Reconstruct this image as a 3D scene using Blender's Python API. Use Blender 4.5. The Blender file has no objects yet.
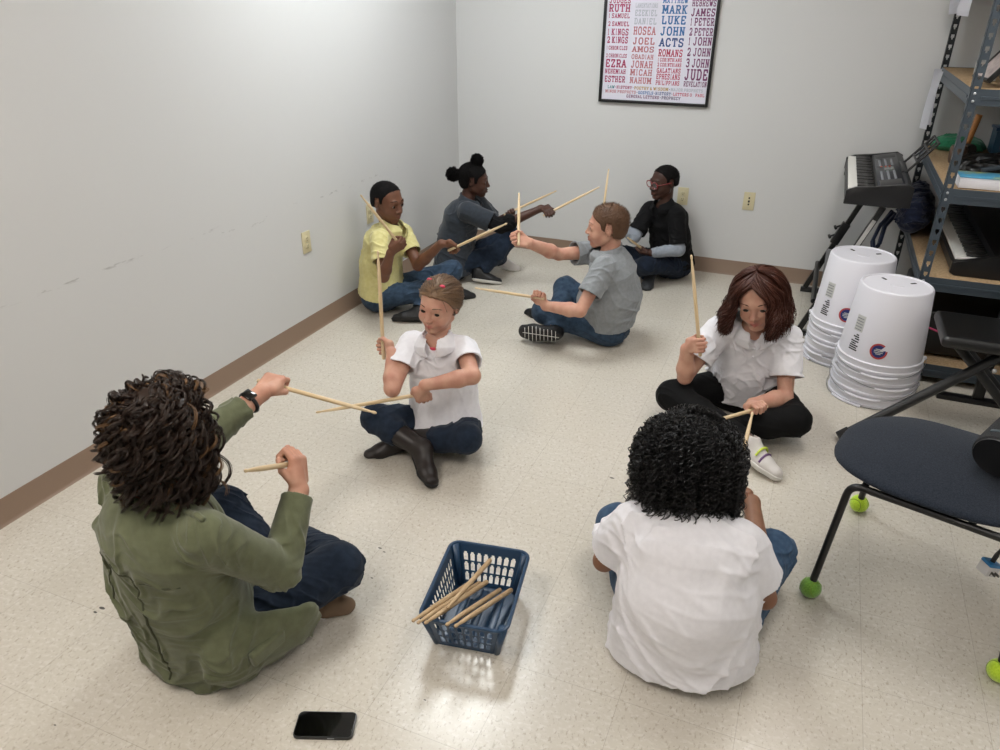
import bpy, bmesh, math, random
import numpy as np
import openvdb
from mathutils import Vector, Matrix, Euler

random.seed(11)
RNG = np.random.default_rng(11)
SC = bpy.context.scene
COL = SC.collection
pi = math.pi
QUAL = 1.0            # voxel size factor of the sculpted figures


# ------------------------------------------------------------------ helpers
def V(*a):
    return np.array(a if len(a) > 1 else a[0], float)


def nrm(v):
    v = np.asarray(v, float)
    return v / (np.linalg.norm(v) + 1e-12)


def lerp(a, b, t):
    return np.asarray(a, float) * (1 - t) + np.asarray(b, float) * t


def hexc(h):
    h = h.lstrip('#')
    c = [int(h[i:i + 2], 16) / 255 for i in (0, 2, 4)]
    return tuple(x / 12.92 if x <= .04045 else ((x + .055) / 1.055) ** 2.4 for x in c) + (1,)


def tag(o, label=None, cat=None, group=None, kind=None):
    if label:
        o['label'] = label
    if cat:
        o['category'] = cat
    if group:
        o['group'] = group
    if kind:
        o['kind'] = kind
    return o


def empty(name, loc=(0, 0, 0), rz=0.0, rot=None):
    o = bpy.data.objects.new(name, None)
    o.empty_display_size = .05
    o.location = loc
    o.rotation_euler = rot if rot else (0, 0, rz)
    COL.objects.link(o)
    return o


def link_mesh(name, me, mats, parent=None, smooth=True):
    for m in (mats if isinstance(mats, (list, tuple)) else [mats]):
        me.materials.append(m)
    if smooth and len(me.polygons):
        me.polygons.foreach_set('use_smooth', [True] * len(me.polygons))
    o = bpy.data.objects.new(name, me)
    COL.objects.link(o)
    if parent:
        o.parent = parent
    return o


def kids_of(o):
    return [c for c in COL.objects if c.parent == o]


def copy_tree(o, parent=None):
    c = o.copy()
    COL.objects.link(c)
    if parent:
        c.parent = parent
    for ch in list(kids_of(o)):
        copy_tree(ch, c)
    return c


class MB:
    """collects shapes of ONE part in a bmesh"""

    def __init__(s):
        s.bm = bmesh.new()

    def box(s, c, d, rot=None, bev=0.0, seg=2, mi=0):
        M = Matrix.Translation(Vector(c)) @ (rot.to_4x4() if rot else Matrix()) @ Matrix.Diagonal((d[0], d[1], d[2], 1))
        r = bmesh.ops.create_cube(s.bm, size=1, matrix=M)
        vs = r['verts']
        fs = list({f for v in vs for f in v.link_faces})
        for f in fs:
            f.material_index = mi
        if bev:
            es = list({e for v in vs for e in v.link_edges})
            q = bmesh.ops.bevel(s.bm, geom=es, offset=bev, segments=seg, affect='EDGES', profile=.5)
            for f in q['faces']:
                f.material_index = mi
        return s

    def tube(s, pts, r, n=10, mi=0, cap=True, closed=False):
        pts = [Vector(p) for p in pts]
        rs = r if isinstance(r, (list, tuple)) else [r] * len(pts)
        rings = []
        m = len(pts)
        up = None
        for i, p in enumerate(pts):
            if closed:
                t = pts[(i + 1) % m] - pts[i - 1]
            else:
                t = (pts[min(i + 1, m - 1)] - pts[max(i - 1, 0)])
            t.normalize()
            if up is None:
                up = Vector((0, 0, 1)) if abs(t.z) < .9 else Vector((1, 0, 0))
            x = up.cross(t)
            if x.length < 1e-5:
                x = Vector((1, 0, 0)).cross(t)
            x.normalize()
            y = t.cross(x)
            up = y
            rings.append([s.bm.verts.new(p + (x * math.cos(2 * pi * k / n) + y * math.sin(2 * pi * k / n)) * rs[i]) for k in range(n)])
        rng = range(m if closed else m - 1)
        for i in rng:
            a, b = rings[i], rings[(i + 1) % m]
            for k in range(n):
                f = s.bm.faces.new((a[k], a[(k + 1) % n], b[(k + 1) % n], b[k]))
                f.material_index = mi
        if cap and not closed:
            for q in (rings[0][::-1], rings[-1]):
                f = s.bm.faces.new(q)
                f.material_index = mi
        return s

    def lathe(s, prof, n=32, c=(0, 0, 0), rot=None, mi=0, closed=False):
        """prof: (radius, z) pairs; both ends are capped unless closed"""
        M = Matrix.Translation(Vector(c)) @ (rot.to_4x4() if rot else Matrix())
        rings = []
        for r, z in prof:
            rings.append([s.bm.verts.new(M @ Vector((r * math.cos(2 * pi * k / n), r * math.sin(2 * pi * k / n), z))) for k in range(n)])
        m = len(rings)
        for i in range(m if closed else m - 1):
            a, b = rings[i], rings[(i + 1) % m]
            for k in range(n):
                f = s.bm.faces.new((a[k], a[(k + 1) % n], b[(k + 1) % n], b[k]))
                f.material_index = mi
        if not closed:
            for q in (rings[0][::-1], rings[-1]):
                f = s.bm.faces.new(q)
                f.material_index = mi
        return s

    def prism(s, poly, z0, z1, M=None, mi=0, bev=0):
        M = M or Matrix()
        lo = [s.bm.verts.new(M @ Vector((x, y, z0))) for x, y in poly]
        hi = [s.bm.verts.new(M @ Vector((x, y, z1))) for x, y in poly]
        n = len(poly)
        fs = [s.bm.faces.new(lo[::-1]), s.bm.faces.new(hi)]
        for i in range(n):
            fs.append(s.bm.faces.new((lo[i], lo[(i + 1) % n], hi[(i + 1) % n], hi[i])))
        for f in fs:
            f.material_index = mi
        if bev:
            es = list({e for f in fs[:2] for e in f.edges})
            bmesh.ops.bevel(s.bm, geom=es, offset=bev, segments=3, affect='EDGES', profile=.5)
        return s

    def ball(s, c, r, sc=(1, 1, 1), n=20, rot=None, mi=0):
        M = Matrix.Translation(Vector(c)) @ (rot.to_4x4() if rot else Matrix()) @ Matrix.Diagonal((sc[0] * r, sc[1] * r, sc[2] * r, 1))
        q = bmesh.ops.create_uvsphere(s.bm, u_segments=n, v_segments=max(8, n // 2), radius=1, matrix=M)
        for f in {f for v in q['verts'] for f in v.link_faces}:
            f.material_index = mi
        return s

    def done(s, name, mats, parent=None, smooth=True, sharp=35, loc=None):
        bmesh.ops.recalc_face_normals(s.bm, faces=s.bm.faces[:])
        if smooth:
            lim = math.radians(sharp)
            for e in s.bm.edges:
                if len(e.link_faces) == 2 and e.calc_face_angle(0) > lim:
                    e.smooth = False
        me = bpy.data.meshes.new(name)
        s.bm.to_mesh(me)
        s.bm.free()
        o = link_mesh(name, me, mats, parent, smooth)
        if loc is not None:
            o.location = loc
        return o


# ------------------------------------------------------------------ materials
def mat(name, color, rough=.6, metal=0.0, spec=.5, noise=None, bump=None, coat=0, sheen=0, mix2=None, ramp=(.35, .65), trans=0, sss=0):
    m = bpy.data.materials.new(name)
    m.use_nodes = True
    nt = m.node_tree
    b = nt.nodes['Principled BSDF']
    c = hexc(color) if isinstance(color, str) else color
    b.inputs['Base Color'].default_value = c
    b.inputs['Roughness'].default_value = rough
    b.inputs['Metallic'].default_value = metal
    b.inputs['Specular IOR Level'].default_value = spec
    b.inputs['Coat Weight'].default_value = coat
    b.inputs['Sheen Weight'].default_value = sheen
    b.inputs['Transmission Weight'].default_value = trans
    if sss:
        b.inputs['Subsurface Weight'].default_value = sss
        b.inputs['Subsurface Radius'].default_value = (.012, .005, .003)
        b.inputs['Subsurface Scale'].default_value = 1.0
    tc = nt.nodes.new('ShaderNodeTexCoord')
    if mix2:
        n = nt.nodes.new('ShaderNodeTexNoise')
        n.inputs['Scale'].default_value = noise[0] if noise else 30
        n.inputs['Detail'].default_value = noise[1] if noise else 4
        if noise and len(noise) > 2:
            mp = nt.nodes.new('ShaderNodeMapping')
            mp.inputs['Scale'].default_value = noise[2]
            nt.links.new(tc.outputs['Object'], mp.inputs[0])
            nt.links.new(mp.outputs[0], n.inputs['Vector'])
        else:
            nt.links.new(tc.outputs['Object'], n.inputs['Vector'])
        r = nt.nodes.new('ShaderNodeValToRGB')
        r.color_ramp.elements[0].position, r.color_ramp.elements[1].position = ramp
        r.color_ramp.elements[0].color = c
        r.color_ramp.elements[1].color = hexc(mix2)
        nt.links.new(n.outputs['Fac'], r.inputs[0])
        nt.links.new(r.outputs[0], b.inputs['Base Color'])
    if bump:
        n = nt.nodes.new('ShaderNodeTexNoise')
        n.inputs['Scale'].default_value = bump[0]
        n.inputs['Detail'].default_value = 3
        nt.links.new(tc.outputs['Object'], n.inputs['Vector'])
        bp = nt.nodes.new('ShaderNodeBump')
        bp.inputs['Strength'].default_value = bump[1]
        bp.inputs['Distance'].default_value = bump[2] if len(bump) > 2 else .002
        nt.links.new(n.outputs['Fac'], bp.inputs['Height'])
        nt.links.new(bp.outputs[0], b.inputs['Normal'])
    return m


def fabric(name, color, color2=None, rough=.85, wr=.25, sheen=.2):
    return mat(name, color, rough, spec=.25, noise=(55, 5), mix2=color2 or color, bump=(420, wr, .0015), sheen=sheen)


M = {}


def setup_mats():
    M['wood_stick'] = mat('pale hickory', '#d8c2a0', .5, noise=(9, 4, (6, 6, .6)), mix2='#ccb288', spec=.4)
    M['wood_old'] = mat('worn hickory', '#c2a986', .6, noise=(14, 4, (5, 5, .8)), mix2='#ab8f6c', spec=.3)
    M['black_plastic'] = mat('black plastic', '#141416', .38)
    M['dark_plastic'] = mat('charcoal plastic', '#232427', .45)
    M['black_metal'] = mat('black powder coat', '#0c0c0d', .38, spec=.5)
    M['chrome'] = mat('bright steel', '#b9bcc0', .28, 1.0)
    M['wire'] = mat('galvanised wire', '#8f9296', .35, 1.0)
    M['white_plastic'] = mat('white bucket plastic', '#dcdbe2', .38, spec=.5, sss=0)
    M['key_white'] = mat('white keys', '#dedcd6', .3)
    M['key_black'] = mat('black keys', '#0a0a0b', .3)
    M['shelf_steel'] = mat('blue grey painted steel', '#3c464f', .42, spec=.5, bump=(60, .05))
    M['shelf_steel_shaded'] = mat('steel with painted shade', '#252a30', .45)  # shelf steel darkened for the far posts, their shade put into the colour
    M['chipboard'] = mat('chipboard', '#b3997a', .75, noise=(90, 6), mix2='#98805f', spec=.2)
    M['paper'] = mat('white paper', '#e4e4ea', .8, spec=.2)
    M['navy_cloth'] = fabric('navy nylon', '#0e1830', '#16223f', .6)
    M['green_cloth'] = fabric('green cloth', '#1f6a48', '#2c7d58')
    M['ivory'] = mat('ivory plastic', '#cdc3a0', .4)
    M['slot'] = mat('dark slot', '#1d1a16', .6)
    M['basket'] = mat('blue plastic', '#223f5c', .35, spec=.5)
    M['phone_body'] = mat('phone shell', '#17181a', .35)
    M['phone_glass'] = mat('phone glass', '#040405', .06, spec=.6, coat=.5)
    M['chair_fabric'] = mat('slate blue upholstery', '#1f242d', .95, spec=.1, noise=(260, 4), mix2='#2d333d', bump=(500, .5, .002), sheen=.1)
    M['ball_lime'] = mat('lime felt', '#a9cf1f', .95, noise=(220, 5), mix2='#c3e23a', bump=(350, .6, .002), sheen=.5)
    M['ball_green'] = mat('green felt', '#5f8f2c', .95, noise=(220, 5), mix2='#79a83f', bump=(350, .6, .002), sheen=.5)
    M['sclera'] = mat('eye white', '#938b86', .35)
    M['iris'] = mat('iris dark', '#1b110b', .15)
    M['rubber'] = mat('shoe rubber', '#d9d7d2', .6)
    M['rubber_black'] = mat('black rubber', '#121213', .6)
    M['vinyl'] = mat('black vinyl', '#0f1011', .33, spec=.5)


setup_mats()


# ------------------------------------------------------------------ signed distance sculpting
class Field:
    BIG = .05

    def __init__(s, lo, hi, h):
        s.h = h * QUAL
        s.lo = np.asarray(lo, float)
        s.n = np.ceil((np.asarray(hi, float) - s.lo) / s.h).astype(int) + 1
        s.a = np.full(s.n, s.BIG, np.float32)

    def win(s, lo, hi):
        i0 = np.clip(np.floor((np.asarray(lo) - s.lo) / s.h).astype(int), 0, s.n)
        i1 = np.clip(np.ceil((np.asarray(hi) - s.lo) / s.h).astype(int) + 1, 0, s.n)
        if np.any(i1 <= i0):
            return None, None
        sl = tuple(slice(a, b) for a, b in zip(i0, i1))
        ax = [(s.lo[k] + np.arange(i0[k], i1[k]) * s.h).astype(np.float32) for k in range(3)]
        P = (ax[0][:, None, None], ax[1][None, :, None], ax[2][None, None, :])
        return sl, P

    def put(s, d, sl, k, mode):
        a = s.a[sl]
        if mode == 'u':
            if k > 0:
                h = np.clip(.5 + .5 * (d - a) / k, 0, 1)
                s.a[sl] = d * (1 - h) + a * h - k * h * (1 - h)
            else:
                s.a[sl] = np.minimum(a, d)
        else:                      # subtract
            d = -d
            if k > 0:
                h = np.clip(.5 - .5 * (d - a) / k, 0, 1)
                s.a[sl] = d * (1 - h) + a * h + k * h * (1 - h)
            else:
                s.a[sl] = np.maximum(a, d)

    def cone(s, a, b, ra, rb, k=.01, mode='u'):
        a, b = V(a), V(b)
        m = max(ra, rb) + k + s.BIG * .6
        sl, P = s.win(np.minimum(a, b) - m, np.maximum(a, b) + m)
        if sl is None:
            return s
        ba = b - a
        q = [P[i] - np.float32(a[i]) for i in range(3)]
        t = np.clip((q[0] * ba[0] + q[1] * ba[1] + q[2] * ba[2]) / (ba @ ba + 1e-12), 0, 1).astype(np.float32)
        d = np.sqrt((q[0] - t * ba[0]) ** 2 + (q[1] - t * ba[1]) ** 2 + (q[2] - t * ba[2]) ** 2) - (ra + (rb - ra) * t)
        s.put(d.astype(np.float32), sl, k, mode)
        return s

    def chain(s, pts, rs, k=.01, mode='u'):
        for i in range(len(pts) - 1):
            s.cone(pts[i], pts[i + 1], rs[i], rs[i + 1], k, mode)
        return s

    def flat(s, a, b, wa, wb, da, db, r, k=.02, mode='u'):
        """cone whose section is wa..wb wide along axis r and da..db deep across it"""
        a, b, r = V(a), V(b), nrm(r)
        m = max(wa, wb, da, db) + k + s.BIG * .6
        sl, P = s.win(np.minimum(a, b) - m, np.maximum(a, b) + m)
        if sl is None:
            return s
        ba = b - a
        q = [P[i] - np.float32(a[i]) for i in range(3)]
        t = np.clip((q[0] * ba[0] + q[1] * ba[1] + q[2] * ba[2]) / (ba @ ba + 1e-12), 0, 1).astype(np.float32)
        o = [q[i] - t * np.float32(ba[i]) for i in range(3)]
        w = wa + (wb - wa) * t
        dd = da + (db - da) * t
        x = o[0] * r[0] + o[1] * r[1] + o[2] * r[2]
        rest2 = np.maximum(o[0] ** 2 + o[1] ** 2 + o[2] ** 2 - x * x, 0)
        k0 = np.sqrt((x / w) ** 2 + rest2 / dd ** 2)
        k1 = np.sqrt((x / w ** 2) ** 2 + rest2 / dd ** 4) + 1e-6
        d = k0 * (k0 - 1) / k1
        s.put(d.astype(np.float32), sl, k, mode)
        return s

    def ell(s, c, rad, R=None, k=.01, mode='u'):
        """ellipsoid; R: 3x3, columns are its axes"""
        c = V(c)
        R = np.eye(3) if R is None else np.asarray(R)
        ext = np.abs(R) @ np.asarray(rad) + k + s.BIG * .6
        sl, P = s.win(c - ext, c + ext)
        if sl is None:
            return s
        q = [P[i] - np.float32(c[i]) for i in range(3)]
        l = [(q[0] * R[0, j] + q[1] * R[1, j] + q[2] * R[2, j]) / rad[j] for j in range(3)]
        k0 = np.sqrt(l[0] ** 2 + l[1] ** 2 + l[2] ** 2)
        k1 = np.sqrt((l[0] / rad[0]) ** 2 + (l[1] / rad[1]) ** 2 + (l[2] / rad[2]) ** 2) + 1e-6
        s.put((k0 * (k0 - 1) / k1).astype(np.float32), sl, k, mode)
        return s

    def rbox(s, c, half, R, rd=.005, k=.005, mode='u'):
        c = V(c)
        R = np.asarray(R)
        ext = np.abs(R) @ np.asarray(half) + k + s.BIG * .6
        sl, P = s.win(c - ext, c + ext)
        if sl is None:
            return s
        q = [P[i] - np.float32(c[i]) for i in range(3)]
        l = [np.abs(q[0] * R[0, j] + q[1] * R[1, j] + q[2] * R[2, j]) - (half[j] - rd) for j in range(3)]
        o = np.sqrt(sum(np.maximum(x, 0) ** 2 for x in l))
        i = np.minimum(np.maximum(np.maximum(l[0], l[1]), l[2]), 0)
        s.put((o + i - rd).astype(np.float32), sl, k, mode)
        return s

    def grid(s):
        ax = [(s.lo[k] + np.arange(s.n[k]) * s.h).astype(np.float32) for k in range(3)]
        return ax[0][:, None, None], ax[1][None, :, None], ax[2][None, None, :]

    def plane(s, p, n, k=0.0):
        """keep the side the normal n points to"""
        X, Y, Z = s.grid()
        n = nrm(n)
        d = -((X - p[0]) * n[0] + (Y - p[1]) * n[1] + (Z - p[2]) * n[2])
        s.a = np.maximum(s.a, d.astype(np.float32)) if k <= 0 else smax(s.a, d.astype(np.float32), k)
        return s

    def floor(s, z=.003):
        X, Y, Z = s.grid()
        s.a = np.maximum(s.a, (z - Z).astype(np.float32))
        return s

    def folds(s, amp, f, seed=0, stretch=(.55, .55, 1.25)):
        """cloth folds: soft warped creases raised from the surface"""
        r = np.random.default_rng(seed)
        X, Y, Z = s.grid()
        w = 0
        for i in range(3):
            v = r.normal(size=3) * f * .28
            w = w + np.sin(X * v[0] + Y * v[1] + Z * v[2] + r.uniform(0, 6.28)).astype(np.float32)
        tot = 0
        for i in range(3):
            v = nrm(r.normal(size=3) * np.asarray(stretch)) * f * (1 + .45 * i)
            c = np.sin(.5 * (X * v[0] + Y * v[1] + Z * v[2]) + (1.1 - .2 * i) * w + r.uniform(0, 6.28))
            c = np.exp(-(c / .42) ** 2)
            tot = tot + (c * (1.6 if i == 0 else 1) - .35).astype(np.float32) / (1 + .35 * i)
        m = 0
        for i in range(2):
            v = r.normal(size=3) * f * .22
            m = m + np.sin(X * v[0] + Y * v[1] + Z * v[2] + r.uniform(0, 6.28)).astype(np.float32)
        tot = tot * np.clip(.6 + .35 * m, .1, 1.3)
        s.a = s.a - (tot * amp).astype(np.float32)
        return s

    def minus(s, other, off=0.0):
        """both fields on the same grid"""
        s.a = np.maximum(s.a, -(other.a - off))
        return s

    def sample(s, p):
        i = np.clip(np.round((V(p) - s.lo) / s.h).astype(int), 0, s.n - 1)
        return float(s.a[tuple(i)])

    def hit(s, p, d, far=.4):
        d = nrm(d)
        t = 0.0
        while t < far:
            if s.sample(V(p) + d * t) < 0:
                return V(p) + d * t
            t += s.h * .5
        return V(p)

    def mesh(s, name, mats, parent=None, lip=None, keep=None):
        a = s.a.copy()
        a[0], a[-1], a[:, 0], a[:, -1] = .02, .02, .02, .02
        a[:, :, 0] = np.maximum(a[:, :, 0], .001)
        a[:, :, -1] = .02
        g = openvdb.FloatGrid(s.BIG)
        g.copyFromArray(np.clip(a, -.05, .05))
        p, q = g.convertToQuads(0.0)
        p = p * s.h + s.lo
        q = q[:, ::-1]
        me = bpy.data.meshes.new(name)
        me.vertices.add(len(p))
        me.vertices.foreach_set('co', p.astype(np.float32).ravel())
        me.loops.add(q.size)
        me.loops.foreach_set('vertex_index', q.astype(np.int32).ravel())
        me.polygons.add(len(q))
        me.polygons.foreach_set('loop_start', np.arange(0, q.size, 4, dtype=np.int32))
        me.update(calc_edges=True)
        if lip is not None:
            at = me.attributes.new('tint', 'FLOAT', 'POINT')
            at.data.foreach_set('value', lip(p).astype(np.float32))
        return link_mesh(name, me, mats, parent)


def smax(a, b, k):
    h = np.clip(.5 - .5 * (b - a) / k, 0, 1)
    return b * (1 - h) + a * h + k * h * (1 - h)


# ------------------------------------------------------------------ strands (hair, wires)
def strands(name, P, R, mats, parent=None, sides=4, midx=None):
    """P: (n, m, 3) paths, R: (n, m) radii -> one mesh"""
    n, m, _ = P.shape
    T = np.gradient(P, axis=1)
    T /= np.linalg.norm(T, axis=2, keepdims=True) + 1e-9
    ref = np.zeros_like(T)
    ref[..., 2] = 1
    ref[np.abs(T[..., 2]) > .95] = (1, 0, 0)
    X = np.cross(ref, T)
    X /= np.linalg.norm(X, axis=2, keepdims=True) + 1e-9
    Y = np.cross(T, X)
    an = np.arange(sides) * 2 * pi / sides
    W = P[:, :, None, :] + R[:, :, None, None] * (X[:, :, None, :] * np.cos(an)[None, None, :, None] + Y[:, :, None, :] * np.sin(an)[None, None, :, None])
    idx = np.arange(n * m * sides).reshape(n, m, sides)
    a = idx[:, :-1, :]
    b = idx[:, 1:, :]
    q = np.stack([a, np.roll(a, -1, 2), np.roll(b, -1, 2), b], -1).reshape(-1, 4)
    me = bpy.data.meshes.new(name)
    me.vertices.add(n * m * sides)
    me.vertices.foreach_set('co', W.astype(np.float32).ravel())
    me.loops.add(q.size)
    me.loops.foreach_set('vertex_index', q.astype(np.int32).ravel())
    me.polygons.add(len(q))
    me.polygons.foreach_set('loop_start', np.arange(0, q.size, 4, dtype=np.int32))
    me.update(calc_edges=True)
    o = link_mesh(name, me, mats, parent)
    if midx is not None:
        me.polygons.foreach_set('material_index', np.repeat(midx, (m - 1) * sides).astype(np.int32))
    return o


def ringlets(path, rad, turns, phase, taper=True):
    """add a helix of radius rad around each path (n, m, 3)"""
    n, m, _ = path.shape
    T = np.gradient(path, axis=1)
    T /= np.linalg.norm(T, axis=2, keepdims=True) + 1e-9
    ref = np.tile(np.array([.3, .2, .93]), (n, m, 1))
    ref[np.abs((T * ref).sum(2)) > .93] = (1, .1, 0)
    X = np.cross(ref, T)
    X /= np.linalg.norm(X, axis=2, keepdims=True) + 1e-9
    Y = np.cross(T, X)
    t = np.linspace(0, 1, m)[None, :]
    an = phase[:, None] + turns[:, None] * 2 * pi * t
    rr = rad[:, None] * np.clip(t * 5, 0, 1)
    return path + (X * np.cos(an)[..., None] + Y * np.sin(an)[..., None]) * rr[..., None]
ONLY = ''.split(',') if '' else []
LAMP = 16.0
EXPOSURE = 0.0
LIGHTS = [(-1.62, 3.50, (.94, .985, 1.0), 1.3), (.36, 3.05, (1.0, .96, .92), .68), (-1.62, .35, (1.0, .925, .85), 1.1), (.36, .35, (1.0, .95, .90), .55)]
# ------------------------------------------------------------------ room
XL, YB, XR, YF, ZC = -2.458, 5.132, 1.14, -1.6, 2.70
TILE, TX, TY = .3048, .069, .2088


def floor_mat():
    m = mat('vinyl composition tile', '#b3aa99', .27, spec=.5)
    nt = m.node_tree
    b = nt.nodes['Principled BSDF']
    L = nt.links.new
    N = nt.nodes.new
    tc = N('ShaderNodeTexCoord')
    sep = N('ShaderNodeSeparateXYZ')
    L(tc.outputs['Object'], sep.inputs[0])

    def math_(op, a, bb=None, c=None):
        n = N('ShaderNodeMath')
        n.operation = op
        for i, x in enumerate((a, bb, c)):
            if x is None:
                continue
            if isinstance(x, (int, float)):
                n.inputs[i].default_value = x
            else:
                L(x, n.inputs[i])
        return n.outputs[0]

    def seam(axis, off):
        u = math_('DIVIDE', math_('SUBTRACT', sep.outputs[axis], off), TILE)
        w = math_('ABSOLUTE', math_('SUBTRACT', math_('FRACT', math_('ADD', u, .5)), .5))
        return math_('LESS_THAN', w, .0026), math_('FLOOR', u)
    sx, ix = seam(0, TX)
    sy, iy = seam(1, TY)
    line = math_('MAXIMUM', sx, sy)
    # per-tile tone and direction
    cmb = N('ShaderNodeCombineXYZ')
    L(ix, cmb.inputs[0])
    L(iy, cmb.inputs[1])
    wn = N('ShaderNodeTexWhiteNoise')
    wn.noise_dimensions = '2D'
    L(cmb.outputs[0], wn.inputs['Vector'])

    def fleck(scale, stretch, rot, lo, hi, seed):
        mp = N('ShaderNodeMapping')
        mp.inputs['Scale'].default_value = stretch
        mp.inputs['Rotation'].default_value = (0, 0, rot)
        mp.inputs['Location'].default_value = (seed, seed * 2, 0)
        L(tc.outputs['Object'], mp.inputs[0])
        n = N('ShaderNodeTexNoise')
        n.inputs['Scale'].default_value = scale
        n.inputs['Detail'].default_value = 2.5
        n.inputs['Roughness'].default_value = .6
        L(mp.outputs[0], n.inputs['Vector'])
        mr = N('ShaderNodeMapRange')
        mr.inputs[1].default_value = lo
        mr.inputs[2].default_value = hi
        L(n.outputs['Fac'], mr.inputs[0])
        return mr.outputs[0]
    f1 = fleck(120, (1, .5, 1), .6, .57, .66, 3)
    f2 = fleck(90, (.6, 1, 1), -.4, .50, .66, 9)
    f3 = fleck(150, (1, .7, 1), .2, .66, .72, 5)

    def mix(fac, a, col, k=1.0):
        x = N('ShaderNodeMix')
        x.data_type = 'RGBA'
        if k != 1.0:
            fac = math_('MULTIPLY', fac, k)
        L(fac, x.inputs[0])
        if isinstance(a, str):
            x.inputs[6].default_value = hexc(a)
        else:
            L(a, x.inputs[6])
        x.inputs[7].default_value = hexc(col)
        return x.outputs[2]
    c = mix(f2, '#c6c0b4', '#d0cbc2')
    c = mix(f1, c, '#a89f90', .75)
    c = mix(f3, c, '#8c8272', .8)
    c = mix(math_('MULTIPLY', wn.outputs['Value'], .25), c, '#bdb5a6')
    c = mix(line, c, '#7b7160', .38)
    # a few black scuffs trodden into the tiles
    acc = None
    for px, py, rr_ in ((-1.805, 1.117, .008), (-1.799, 1.138, .011), (-1.57, .782, .004), (-1.152, 1.718, .007), (-1.129, 1.706, .006), (-.525, 2.44, .010), (-.719, 1.224, .004), (-1.10, 1.579, .005)):
        dx = math_('MULTIPLY', math_('SUBTRACT', sep.outputs[0], px), 1.0)
        dy = math_('MULTIPLY', math_('SUBTRACT', sep.outputs[1], py), 2.2)
        d2_ = math_('SQRT', math_('ADD', math_('MULTIPLY', dx, dx), math_('MULTIPLY', dy, dy)))
        k_ = math_('LESS_THAN', math_('ADD', d2_, math_('MULTIPLY', f1, .006)), rr_)
        acc = k_ if acc is None else math_('MAXIMUM', acc, k_)
    c = mix(acc, c, '#2b2a2c', .85)
    L(c, b.inputs['Base Color'])
    b.inputs['Roughness'].default_value = .23
    bp = N('ShaderNodeBump')
    bp.inputs['Strength'].default_value = .12
    bp.inputs['Distance'].default_value = .0006
    nz = N('ShaderNodeTexNoise')
    nz.inputs['Scale'].default_value = 9
    nz.inputs['Detail'].default_value = 4
    L(tc.outputs['Object'], nz.inputs['Vector'])
    L(nz.outputs['Fac'], bp.inputs['Height'])
    L(bp.outputs[0], b.inputs['Normal'])
    return m


def wall_mat(name, color, scuff=False):
    m = mat(name, color, .62, spec=.3, bump=(160, .08, .0012))
    if scuff:
        nt = m.node_tree
        b = nt.nodes['Principled BSDF']
        N, L = nt.nodes.new, nt.links.new
        tc = N('ShaderNodeTexCoord')
        sep = N('ShaderNodeSeparateXYZ')
        L(tc.outputs['Object'], sep.inputs[0])

        def band(z0, hw, scale, thr, lo, hi):
            a = N('ShaderNodeMath'); a.operation = 'SUBTRACT'; L(sep.outputs[2], a.inputs[0]); a.inputs[1].default_value = z0
            d = N('ShaderNodeMath'); d.operation = 'ABSOLUTE'; L(a.outputs[0], d.inputs[0])
            r = N('ShaderNodeMapRange'); L(d.outputs[0], r.inputs[0]); r.inputs[1].default_value = hw; r.inputs[2].default_value = hw * .2
            mp = N('ShaderNodeMapping'); mp.inputs['Scale'].default_value = scale; L(tc.outputs['Object'], mp.inputs[0])
            n = N('ShaderNodeTexNoise'); n.inputs['Scale'].default_value = 1; n.inputs['Detail'].default_value = 5; n.inputs['Roughness'].default_value = .7
            L(mp.outputs[0], n.inputs['Vector'])
            q = N('ShaderNodeMapRange'); L(n.outputs['Fac'], q.inputs[0]); q.inputs[1].default_value = thr; q.inputs[2].default_value = thr + .05
            y0 = N('ShaderNodeMapRange'); L(sep.outputs[1], y0.inputs[0]); y0.inputs[1].default_value = lo; y0.inputs[2].default_value = lo + .1
            y1 = N('ShaderNodeMapRange'); L(sep.outputs[1], y1.inputs[0]); y1.inputs[1].default_value = hi; y1.inputs[2].default_value = hi - .1
            o = None
            for s in (r, q, y0, y1):
                if o is None:
                    o = s.outputs[0]
                else:
                    k = N('ShaderNodeMath'); k.operation = 'MULTIPLY'; L(o, k.inputs[0]); L(s.outputs[0], k.inputs[1]); o = k.outputs[0]
            return o
        s1 = band(.752, .010, (1, 9, 60), .56, 1.5, 2.7)
        s2 = band(.715, .025, (1, 12, 40), .60, 2.3, 4.3)
        mx = N('ShaderNodeMath'); mx.operation = 'MAXIMUM'; L(s1, mx.inputs[0]); L(s2, mx.inputs[1])
        ml = N('ShaderNodeMath'); ml.operation = 'MULTIPLY'; L(mx.outputs[0], ml.inputs[0]); ml.inputs[1].default_value = .38
        c = N('ShaderNodeMix'); c.data_type = 'RGBA'
        L(ml.outputs[0], c.inputs[0])
        c.inputs[6].default_value = hexc(color)
        c.inputs[7].default_value = hexc('#6f6c68')
        L(c.outputs[2], b.inputs['Base Color'])
    return m


def slab(name, x0, x1, y0, y1, z0, z1, m, kind='structure', bev=0):
    o = MB().box(((x0 + x1) / 2, (y0 + y1) / 2, (z0 + z1) / 2), (x1 - x0, y1 - y0, z1 - z0), bev=bev).done(name, [m], smooth=bool(bev))
    tag(o, kind=kind)
    return o


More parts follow.
